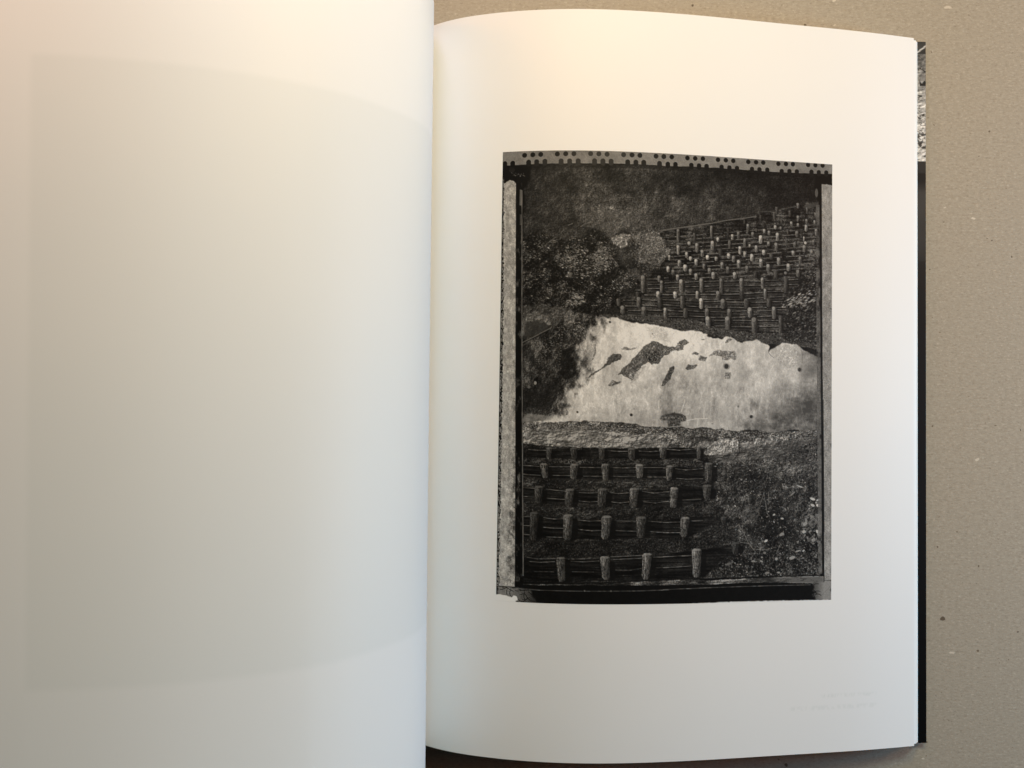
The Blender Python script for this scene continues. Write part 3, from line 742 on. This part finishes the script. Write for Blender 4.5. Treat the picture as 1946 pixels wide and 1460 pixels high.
# --- right hand bank of leaf litter -----------------------------------------
bank = pmask(0, [(1345, 880), (1400, 880), (1490, 862), (1562, 835), (1566, 1100), (1440, 1098), (1330, 1108), (1340, 1085), (1372, 1055), (1410, 1040), (1380, 1010), (1345, 985), (1350, 960), (1362, 930), (1352, 900)], 2, 2)
comp(bank, np.clip(organic(31, 550, .3, .25, .2, .24), 6, 120))
up = pmask(0, [(1340, 870), (1480, 840), (1562, 830), (1562, 900), (1480, 905), (1400, 900)], 3, 5)
comp(up * .65, np.clip(organic(60, 560, .2, .22, .22, .28, ax=1.4), 14, 150))
patch(6, [(590, 870), (680, 840), (760, 880), (760, 990), (680, 1040), (600, 990)], 70, 6, .6, 31)
patch(8, [(850, 300), (980, 220), (1090, 250), (1070, 420), (980, 500), (870, 450)], 78, 8, .55, 32)
scatter(bank, 3600, (.5, 1.2), (50, 115), 85, alpha=(.3, .8)); scatter(bank, 1800, (.6, 2.0), (12, 24), 86)
scatter(bank, 420, (.5, 1.4), (110, 180), 87, alpha=(.5, .9), aspect=(1.4, 3))
lowr = pmask(0, [(1350, 1090), (1390, 1060), (1440, 1040), (1500, 1030), (1562, 980), (1564, 1100), (1440, 1098)], 3)
scatter(lowr, 560, (.7, 2.2), (60, 130), 88, alpha=(.5, .85), aspect=(1.2, 2.2)); scatter(lowr, 700, (.7, 2.2), (10, 22), 89, alpha=(.6, .9))
lr2 = pmask(8, [(1540, 380), (1760, 300), (1760, 680), (1540, 640)], 3)
scatter(lr2, 60, (1.4, 4.2), (80, 150), 90, alpha=(.6, .9), aspect=(1.3, 2.4))
for (x, y, rx, ry, an, v_) in [(1660,165,34,14,.3,170),(1725,175,30,12,-.3,165),(1660,235,26,14,.4,160),(1730,235,36,18,.1,185),(1700,205,14,12,0,130),(1565,530,22,18,0,150),(1720,530,34,18,.6,160),(1435,820,38,18,-.3,130),(1145,635,24,12,-.5,170),(1320,560,32,16,-.5,120),(450,535,28,13,-.5,150),(1005,862,26,11,0,115),(1095,862,20,10,.3,120),(1160,990,26,12,-.1,110),(1285,985,20,10,0,120),(1235,343,16,10,-.4,150),(1325,385,20,10,.2,150),(1500,745,36,8,-.3,130),(1560,740,16,10,-.6,150),(1260,835,16,16,0,130),(1520,28,40,8,.3,150),(1440,110,40,9,-.7,110),(1130,768,16,14,0,100),(730,890,30,14,-.3,85),(465,1030,22,10,-.6,120)]:
    p_ = M(8, [(x, y)])[0]; stamp(p_[0], p_[1], rx / 5.84, ry / 5.84, an, v_, .9)
for pts in ([(840,455),(900,550),(950,660),(1030,760)], [(860,650),(950,665)], [(1130,90),(1080,230)], [(1175,90),(1175,230)], [(1120,100),(1160,330),(1180,360)], [(1620,330),(1700,400),(1750,470)], [(1310,660),(1260,780)], [(1500,250),(1480,320)], [(1040,730),(1170,735)]):
    line(8, pts, 1.0, 105, .75)

# --- lower log terraces -------------------------------------------------------
low = pmask(0, [(985, 842), (1040, 848), (1160, 852), (1262, 851), (1330, 852), (1345, 870), (1356, 905), (1356, 935), (1345, 975), (1382, 985), (1375, 1000), (1345, 1020), (1405, 1040), (1395, 1052), (1360, 1078), (1340, 1098), (1200, 1104), (985, 1108)], 1.5, 1)
comp(low, np.clip(organic(24, 570, .2, .2, .25, .25), 5, 60))
def soil(reg, pts, v_=32, n=260, seed=1):
    m = pmask(reg, pts, 2, 1)
    comp(m * .9, np.clip(organic(v_ * .82, 580 + 5 * seed, .2, .22, .22, .26, ax=1.5), 6, 90)); scatter(m, n, (.5, 1.0), (45, 95), 120 + seed, alpha=(.3, .8)); scatter(m, n // 2, (.6, 1.6), (10, 18), 140 + seed)
soil(5, [(320, 650), (600, 645), (900, 665), (1300, 650), (1927, 660), (1927, 720), (1300, 715), (600, 715), (320, 700)], 42, 500, 1)
soil(6, [(0, 660), (360, 650), (440, 690), (440, 750), (250, 750), (0, 730)], 44, 200, 2)
soil(5, [(320, 860), (600, 875), (1300, 880), (1927, 885), (1927, 1000), (1600, 1000), (1300, 980), (900, 985), (600, 970), (320, 955)], 36, 300, 3)
soil(6, [(0, 890), (440, 890), (540, 920), (430, 945), (160, 960), (0, 1010)], 42, 200, 4)
soil(7, [(320, 180), (800, 225), (1150, 220), (1927, 240), (1927, 410), (1300, 375), (900, 360), (500, 330), (320, 345)], 27, 420, 5)
soil(8, [(0, 210), (200, 250), (330, 180), (520, 150), (700, 300), (640, 370), (300, 365), (180, 400), (0, 400)], 34, 500, 6)
soil(7, [(320, 600), (800, 640), (1927, 600), (1927, 760), (1600, 780), (800, 815), (320, 800)], 29, 620, 7)
soil(8, [(0, 600), (300, 590), (560, 440), (740, 440), (860, 640), (740, 680), (430, 730), (300, 740), (0, 780)], 38, 700, 8)
def plank(reg, pts, v_=13): 
    m = pmask(reg, pts, 1.6, 1); comp(m * .95, np.clip((v_ + 2) * np.exp(.34 * nrm(fbm(2.2, 151, 2, 22)) + .16 * nrm(noise(1.6, 152, 2.5)) + .2 * nrm(fbm(14, 153, 2))), 3, 45))
plank(5, [(360,535),(575,540),(640,545),(820,540),(840,555),(1130,545),(1240,540),(1470,540),(1560,545),(1927,540),(1927,655),(1300,650),(850,655),(600,640),(360,635)])
plank(6, [(0,540),(360,535),(365,655),(0,655)])
plank(5, [(320,718),(1927,730),(1927,880),(900,870),(320,855)], 15); plank(6, [(0,740),(30,740),(135,750),(440,755),(450,900),(130,890),(0,880)], 15)
plank(5, [(320,965),(800,1000),(1140,1020),(1500,1020),(1640,1005),(1927,1015),(1927,1160),(1500,1155),(1100,1150),(600,1130),(320,1100)], 14)
plank(6, [(0,1015),(80,985),(180,965),(430,948),(600,1000),(500,1100),(250,1180),(0,1180)], 16)
plank(7, [(320,350),(550,365),(1180,395),(1927,415),(1927,600),(1600,600),(800,610),(320,590)], 12)
plank(8, [(0,415),(200,370),(300,365),(640,375),(560,440),(300,590),(0,600)], 13)
plank(7, [(325,820),(700,830),(1160,820),(1640,795),(1927,790),(1927,1050),(1200,1070),(325,1075)], 11)
plank(8, [(0,790),(310,740),(430,735),(760,690),(800,760),(640,860),(460,1030),(0,1050)], 13)
LW5 = [[(380,550),(480,560),(570,560)],[(1290,565),(1380,572),(1470,570)],[(1600,568),(1720,575),(1820,568)],
 [(315,728),(400,732),(500,740)],[(610,740),(845,742)],[(950,748),(1180,748)],[(1285,748),(1420,756),(1560,750)],[(1650,752),(1900,750)],[(230,700),(300,704)],
 [(315,825),(400,832),(510,838)],[(640,838),(850,838)],[(990,845),(1185,848)],[(1290,848),(1560,852)],[(1660,855),(1900,858)],
 [(240,970),(445,980)],[(580,990),(785,1012)],[(940,1025),(1040,1030),(1145,1028)],[(1280,1025),(1370,1038),(1490,1030)],[(1640,1015),(1760,1035),(1927,1025)],
 [(240,1068),(450,1078)],[(580,1090),(795,1105)],[(940,1120),(1050,1130),(1150,1125)],[(1295,1130),(1390,1142),(1500,1130)],[(1650,1130),(1780,1145),(1927,1125)]]
LW6 = [[(40,548),(180,560),(360,545)],[(0,757),(25,760)],[(0,858),(30,860)],[(135,765),(250,780),(440,765)],[(150,872),(250,882),(440,878)],[(0,1022),(70,1020)],[(0,1130),(70,1130)],[(210,1115),(420,1105)]]
LW7 = [[(235,365),(390,362)],[(550,372),(660,385),(765,383)],[(920,395),(1050,408),(1180,405)],[(1340,408),(1565,413)],[(1700,412),(1927,428)],
 [(550,478),(660,488),(770,487)],[(930,500),(1080,515),(1180,512)],[(1340,515),(1575,522)],[(1710,528),(1927,540)],[(230,550),(400,565)],[(580,585),(755,590)],[(230,460),(400,462)],
 [(395,860),(520,867),(670,858)],[(850,852),(980,860),(1160,850)],[(1290,805),(1640,790)],[(1320,835),(1640,820)],[(1760,812),(1927,808)]]
LW8 = [[(0,428),(190,422)],[(0,540),(190,540)],[(310,412),(440,408)],[(0,808),(315,795)],[(0,930),(310,912)]]
for reg, LL in ((5, LW5), (6, LW6), (7, LW7), (8, LW8)):
    for l in LL:
        line(reg, [(x, y + 9) for x, y in l], 1.5, 6, .7)
        line(reg, l, 1.25, 104, .85, broken=.3); line(reg, [(x, y + 42) for x, y in l], 3.6, 31, .5)
for l in [[(340,808),(480,830),(680,822)],[(820,830),(1000,825),(1160,815)]]: line(7, l, 1.8, 84, .85, .4)
for l in [[(445,970),(660,972)],[(865,968),(1100,972)],[(1340,950),(1500,955),(1640,932)],[(1780,930),(1927,925)]]: line(7, l, 1.2, 76, .85, .3)
for reg, L_ in ((5, [(608,530,660,62,68),(885,530,660,80,50),(1190,530,660,76,62),(1518,535,665,84,62),(1865,525,655,84,75),(300,560,640,50,48),
                      (550,705,870,90,72,15),(890,710,880,90,75,-12),(1228,710,890,88,72,0),(1605,715,870,90,92,0),
                      (495,955,1150,96,55,-5),(835,985,1190,100,65,-10),(1200,980,1185,110,58,-15),(1545,978,1200,104,72,-10)]),
                 (6, [(15,530,660,50,50),(395,515,655,60,75),(72,730,895,80,80,-10),(505,700,915,100,66,0),(120,975,1200,100,82,-10),(487,945,1105,106,58,0)]),
                 (7, [(445,312,620,96,50,-15),(820,335,620,110,72,-10),(1245,350,610,112,75,-20),(1625,362,600,112,62,-10),(737,808,1080,100,66,10),(1225,800,1060,108,76,10),(1692,768,1060,106,82,-20)]),
                 (8, [(245,368,590,104,78,-20),(675,368,440,76,52,0),(370,722,1040,112,88,0),(810,650,780,100,48,-10)])):
    for p_ in L_: post(reg, *p_[:4], p_[4] * 1.06, lean=(p_[5] if len(p_) > 5 else 0), big=True)

# --- negative's border --------------------------------------------------------
# upper corners stay black
poly(1, [(70, 190), (420, 200), (400, 330), (330, 470), (300, 1460), (60, 1460)], 12, 4, 3, .9)
poly(2, [(1700, 290), (1880, 290), (1880, 420), (1760, 640), (1740, 600), (1690, 480)], 14, 4, 3, .85)
disc(1, 190, 245, 34, 40, .6); scatter(pmask(1, [(170, 270), (330, 290), (340, 330), (180, 310)]), 20, (.4, .9), (90, 140), 160)
# dark strips either side with patchy stains
def vstrip(x_of, wpx, val, rag=.7, a=1.0, y0=0, y1=H):
    c = x_of(YY); m = np.clip(wpx / 2 + .5 - np.abs(XX + .5 - c + WX * rag * 2), 0, 1) * (YY >= y0) * (YY <= y1)
    comp(m * a, val)
# left edge of print sits at u = 0; measured columns along the left border
def col_x(reg_pts):
    P = np.concatenate([M(r_, [(x, y)]) for r_, x, y in reg_pts]); o_ = np.argsort(P[:, 1]); P = P[o_]
    return lambda Y: np.interp(Y, P[:, 1], P[:, 0])
strL = col_x([(1, 233, 400), (3, 229, 700), (5, 227, 700), (7, 222, 1100)])
strR = col_x([(1, 305, 400), (3, 305, 700), (5, 312, 700), (7, 320, 1020)])
m = np.clip(XX - strL(YY) + .5, 0, 1) * np.clip(strR(YY) - XX + .5, 0, 1) * (YY > 60) * (YY < 842)
stain = fbm(16, 161, 4, .5)
comp(m * .97, np.clip(8 + 240 * (stain - .54) + 26 * (noise(1.6, 1611) - .5), 5, 96))
vstrip(strR, 1.6, 100 + 50 * (fbm(12, 162, 2) - .5), .3, .8, M(1, [(300, 470)])[0, 1], M(7, [(318, 1020)])[0, 1])
tl = lambda Y: strR(Y) - 2.2
vstrip(tl, 4.0, 105, .4, .75, M(1, [(300, 465)])[0, 1], M(1, [(300, 640)])[0, 1]); vstrip(tl, 3.6, 92, .4, .6, M(1, [(300, 740)])[0, 1], M(1, [(300, 860)])[0, 1])
# right thin strip
rs = col_x([(2, 1712, 640), (4, 1722, 700), (6, 1733, 700), (8, 1740, 900)])
vstrip(lambda Y: rs(Y) + 5.5, 7, 14, .6, .92, 70, 820)
st2 = fbm(20, 163, 4, .6)
comp(np.clip(4 - np.abs(XX - rs(YY)) + .5, 0, 1) * (YY > M(2, [(1700, 640)])[0, 1]) * (YY < M(8, [(1740, 985)])[0, 1]) * np.clip(st2 * 3.2 - .7, .15, .85), 84 + 70 * (st2 - .5) + 26 * (noise(1.8, 1631) - .5))
disc(2, 1703, 510, 18, 100, .7, 50)
# light bars left and right
Lin = col_x([(1, 95, 500), (1, 92, 1000), (3, 90, 400), (3, 80, 1100), (5, 68, 500), (5, 60, 1100), (7, 50, 400), (7, 38, 1100)])
topL = M(1, [(150, 352)])[0, 1]; botL = M(7, [(130, 1138)])[0, 1]
inL = np.clip(XX - Lin(YY) + .5 + 3.4 * (noise(3, 171) - .5) * 2 * .7, 0, 1) * np.clip(strL(YY) - XX + .5, 0, 1)
arch = topL + 5 * ((XX - (Lin(YY) + strL(YY)) / 2) / 10) ** 2 + 8 * (noise(5, 172) - .5)
inL *= np.clip(YY - arch, 0, 1) * np.clip(botL - YY, 0, 1)
bar = (150 - 14 * yf) * np.exp(.075 * nrm(fbm(9, 173, 4, .6)) + .05 * nrm(noise(1.5, 174)))
blot = np.clip((XX - strL(YY) + 5 + 13 * np.clip((yf - .6) / .3, 0, 1)) / 5, 0, 1) * np.clip(fbm(11, 175, 4) * 4 - 1.7, 0, 1) * np.clip((yf - .15) / .5, .15, 1)
comp(inL, bar - 62 * blot)
fr = np.clip(Lin(YY) - XX + .5, 0, 1) * (YY > topL - 2) * (YY < botL)
comp(fr, np.where(noise(3.2, 176, 2.2) > .42, 62 + 60 * noise(2, 177), 20))
comp(np.clip(1.6 - XX, 0, 1) * (YY > topL) * (YY < botL) * .6, 20)
Rin = col_x([(2, 1758, 430), (4, 1766, 700), (6, 1780, 700), (8, 1787, 1000)])
topR = M(2, [(1800, 412)])[0, 1]; botR = M(8, [(1820, 1060)])[0, 1]
inR = np.clip(XX - Rin(YY) + .5, 0, 1) * np.clip(YY - topR + 3 * (noise(4, 181) - .5), 0, 1) * np.clip(botR - YY, 0, 1)
comp(inR, 128 + 7 * nrm(fbm(12, 182, 4, .5)) + 7 * nrm(noise(1.5, 183)) + 10 * np.clip(.2 - yf, 0, .1) * 10 - 8 * yf)
line(6, [(1778, 0), (1788, 1460)], 1.0, 12, .7); line(2, [(1758, 430), (1762, 1460)], .8, 25, .5)
line(0, [(1580.5, 400), (1580.5, 1110)], 1.0, 90, .5)
disc(4, 1862, 395, 9, 40, .8); disc(6, 1862, 505, 8, 40, .8, 22); disc(2, 1790, 450, 26, 115, .6)

# top strip with punched holes
edge_pts = np.concatenate([M(1, [(80, 196), (400, 184), (900, 180), (1300, 183), (1700, 192)]), M(2, [(30, 205), (300, 210), (600, 222), (900, 242), (1280, 270), (1600, 288), (1880, 302)])])
ey = np.interp(XX[0], edge_pts[:, 0], edge_pts[:, 1])[None] + 1.0 * (noise(6, 191) - .5)
dkb = np.clip(5 - np.abs(YY - ey - 4), 0, 1)
comp(dkb * .35, 14)
strip = np.clip(ey - YY + .5, 0, 1)
comp(strip, 110 + 8 * np.exp(-((xf - .5) / .4) ** 2) + 5 * nrm(fbm(16, 192, 4)) + 3 * nrm(noise(1.4, 193)))
for k in range(9): 
    p_ = M(0, [(988 + k * 61.5, 297 + max(0, k - 3) * 2.9)])[0]; line(0, [(p_[0], p_[1] - 4), (p_[0] + 4, p_[1] + 4)], 2.4, 132, .45, mapped=True)
U1 = [(335,88),(427,84),(516,82),(700,80),(793,78),(883,78),(1067,78),(1158,80),(1248,84),(1430,88),(1523,90),(1610,94),(1788,101),(1875,105)]
U2 = [(94,108),(268,118),(355,122),(441,125),(610,135),(697,140),(780,146),(948,158),(1035,162),(1115,166),(1283,180),(1367,183),(1443,187),(1611,197),(1691,202),(1770,207)]
D1 = [(110,174),(200,172),(380,165),(470,162),(562,158),(742,157),(836,157),(930,157),(1110,157),(1202,158),(1292,160),(1475,167),(1565,169),(1652,170),(1827,180)]
D2 = [(50,187),(135,189),(312,197),(398,202),(482,207),(650,215),(737,222),(822,228),(990,237),(1073,242),(1160,247),(1320,262),(1405,264),(1487,269),(1648,275),(1728,282),(1810,287)]
for k, (x, y) in enumerate(U1): disc(1, x, y, 28, 22 + 30 * min(1, max(0, (k - 2) / 4)) * (1 - .5 * (k > 9)))
for x, y in U2: disc(2, x, y, 27, 24)
for k, (x, y) in enumerate(D1):
    v_ = 14 + 34 * min(1, max(0, (k - 1) / 4)) * (1 - .4 * (k > 10)); disc(1, x, y, 28, v_); disc(1, x, y + 22, 28, v_)
for x, y in D2: disc(2, x, y, 27, 24); disc(2, x, y + 20, 27, 24)

# bottom band
bt = cat((7, [(225, 1080), (1200, 1090), (1927, 1060)]), (8, [(500, 1050), (950, 1035), (1400, 1020), (1785, 1010), (1790, 1290), (1200, 1320), (0, 1345)]), (7, [(1200, 1350), (225, 1330)]))
comp(pmask(0, bt, 1, 1), 9 + 5 * fbm(6, 201, 3))
comp(pmask(0, cat((7, [(320, 1108), (700, 1108), (1200, 1100), (1600, 1082), (1927, 1072)]), (8, [(300, 1062), (500, 1075), (700, 1068), (950, 1055), (1400, 1030), (1775, 1020), (1775, 1100), (1350, 1098), (950, 1100), (500, 1120), (0, 1122)]), (7, [(1500, 1122), (1000, 1122), (320, 1118)])), 1.2, 0), np.clip(organic(40 + 36 * np.clip((xf - .25) / .4, 0, 1), 590, .25, .35, .25, .2, ax=3), 14, 130))
comp(pmask(8, [(950, 1060), (1400, 1032), (1775, 1022), (1775, 1100), (1350, 1098), (950, 1098)], 1, 2) * .55, 38)
line(7, [(240, 1160), (500, 1175), (1000, 1184), (1500, 1186), (1927, 1176)], 1.2, 92, .85, .3); line(8, [(0, 1172), (600, 1152), (1200, 1132), (1720, 1112)], 1.2, 95, .85, .3)
disc(7, 1000, 1180, 9, 90, .7); disc(7, 1290, 1184, 10, 80, .7)
# corner veins
cl3 = pmask(7, [(28, 1145), (225, 1148), (300, 1165), (400, 1180), (480, 1330), (225, 1330), (20, 1250)], 5, 3)
comp(cl3 * .85, np.clip(112 - 85 * (XX - 30) / 55, 14, 112) + 22 * (noise(2, 211) - .5))
rr_ = np.random.RandomState(3)
def vein(x, y, an, n, reg, v_=16):
    pts = [(x, y)]
    for _ in range(n):
        an += rr_.rand() * 1.4 - .7; x += math.cos(an) * 22; y += math.sin(an) * 22; pts.append((x, y))
    line(reg, pts, 1.2, v_, .85)
for (x, y, an, n) in [(130,1155,.3,4),(180,1160,1.0,5),(230,1180,.6,7),(270,1170,.9,5),(250,1270,.5,6),(280,1230,.2,5),(330,1190,.8,5),(360,1250,.9,5),(60,1180,.2,4),(140,1170,1.8,3),(310,1280,.3,4),(380,1200,1.2,5),(240,1300,.1,5),(300,1310,-.4,4)]: vein(x, y, an, n, 7)
cr3 = pmask(8, [(1640, 1100), (1700, 1085), (1865, 1060), (1865, 1280), (1700, 1290), (1660, 1240), (1720, 1200), (1650, 1180), (1690, 1150)], 6, 3)
comp(cr3, np.clip(58 + 70 * (XX - 622) / 30, 22, 112) + 12 * (noise(2, 212) - .5))
for (x, y, an, n) in [(1640,1120,-.2,4),(1640,1150,.3,4),(1650,1180,-.3,5),(1640,1210,.2,5),(1650,1240,-.5,5),(1660,1265,.1,3),(1620,1190,-.1,5)]: vein(x, y, an, n, 8, 12)
line(8, [(1785, 1065), (1865, 1060)], 1.0, 40, .8); line(8, [(1865, 1115), (1740, 1250)], .9, 85, .7)
# outline of left side between light bar and veins
line(7, [(30, 1145), (225, 1148)], 1.1, 25, .8)
soft_ = blur(G, 1)
G = np.clip(G + .75 * (G - soft_), 3, 205)
# film grain over everything, paper shows beyond the torn lower edge
G += 5.0 * (noise(1.05, 221) - .5) * (.5 + G / 120)
page_display = 232 - 42 * yf
ink = 0.80 * lin(np.clip(G, 2, 250) / 255) / lin(page_display / 255)
ink = np.clip(ink, .004, .8)
rgb = np.stack([ink * 1.0, ink * .99, ink * .98], -1)
pbm = pmask(7, [(-40, 1245), (60, 1232), (150, 1250), (190, 1262), (215, 1236), (250, 1250), (262, 1290), (232, 1300), (250, 1330), (-40, 1500)], 1.2)
low_edge = np.concatenate([M(7, [(225, 1318), (700, 1332), (1200, 1343), (1927, 1340)]), M(8, [(300, 1328), (700, 1312), (1200, 1298), (1865, 1276)])])
le = np.interp(XX[0], low_edge[:, 0], low_edge[:, 1])[None] + 1.3 * (noise(4, 231) - .5)
white = np.maximum(pbm, np.clip(YY - le + .5, 0, 1))
rgb = rgb * (1 - white[..., None]) + np.array([.79, .80, .82]) * white[..., None]

PXL, PXR, PVT, PVB = -0.01082, 0.15447, 0.1110, -0.10586
xx = np.linspace(PXL, PXR, 600); zz = rz(xx)
sarc = np.concatenate([[0], np.cumsum(np.hypot(np.diff(xx), np.diff(zz)))]); sarc /= sarc[-1]
ux = np.interp((np.arange(W) + .5) / W, sarc, xx); uz = rz(ux)
dz = (rz(ux + 1e-4) - rz(ux - 1e-4)) / 2e-4; nl = np.sqrt(1 + dz * dz); LIFT = 0.00005
P = np.zeros((H, W, 3))
P[:, :, 0] = (ux - dz / nl * LIFT)[None]; P[:, :, 1] = np.interp((np.arange(H) + .5) / H, [0, 1], [PVT, PVB])[:, None]; P[:, :, 2] = (uz + LIFT / nl)[None]
photo = grid_obj("printed_photograph", P, print_material("duotone_ink", 0.5, 0.08), right, colors=rgb, uv=False)
photo['label'] = 'black and white photograph of a pale slope between rows of log posts'

# ------------------------------------------------------------------ strip of picture printed inside the cover
hh, ww = 1332, 26
W_, H_ = W, H
W, H = ww, hh
YY, XX = np.mgrid[0:H, 0:W].astype(float)
WX = fbm(9, 301, 3) - .5; WY = fbm(9, 302, 3) - .5
yy = YY + 80                        # measured row
S = np.full((H, W), 12.0)
S = np.where(yy < 312, 150 + 90 * (fbm(13, 303, 4) - .5) + 40 * (yy - 80) / 232, S)
S = np.where(yy < 200, S - 30 + 70 * (fbm(7, 310, 3) - .5), S)
vn = np.abs(fbm(11, 304, 3) - .5)
S = np.where((yy < 312) & (vn < .022), 55, S)
S = np.where((yy > 250) & (yy < 312) & (fbm(6, 305, 3) > .60), 70, S)
S = np.where(yy < 312, S * np.exp(.16 * relief(8, 320, 3)), S)
S = np.where(yy < 104, 48 + 20 * fbm(8, 306, 2), S)
S = np.where((yy > 158 + 3 * np.sin(XX)) & (yy < 166) & (XX > 17), 40, S)
S = np.where((yy > 155) & (yy < 175) & (XX < 16), 165, S)
S = np.where(np.abs(yy - 118 + XX * 1.2) < 1.6, 190, S)
dk = np.interp(yy, [312, 333, 336, 350, 372, 460, 490, 503, 506, 560, 620, 760, 1500], [48, 46, 30, 30, 56, 54, 46, 40, 30, 22, 15, 9, 4]) * (1 + .25 * (fbm(60, 307, 2, .3) - .5))
S = np.where(yy >= 312, dk, S)
inkS = .8 * lin(np.clip(S, 1, 235) / 255) / lin(225 / 255)
P = np.zeros((H, W, 3))
P[:, :, 0] = np.linspace(0.1975, 0.2081, W)[None]; P[:, :, 1] = np.linspace(HV, -HV, H)[:, None]; P[:, :, 2] = 0.0028 + 0.0002 + 0.00006
strip_o = grid_obj("inside_picture", P, print_material("cover_ink", 0.5, 0.15), cov, colors=np.stack([inkS] * 3, -1), uv=False)
strip_o['label'] = 'narrow strip of a rock picture turning black further down'
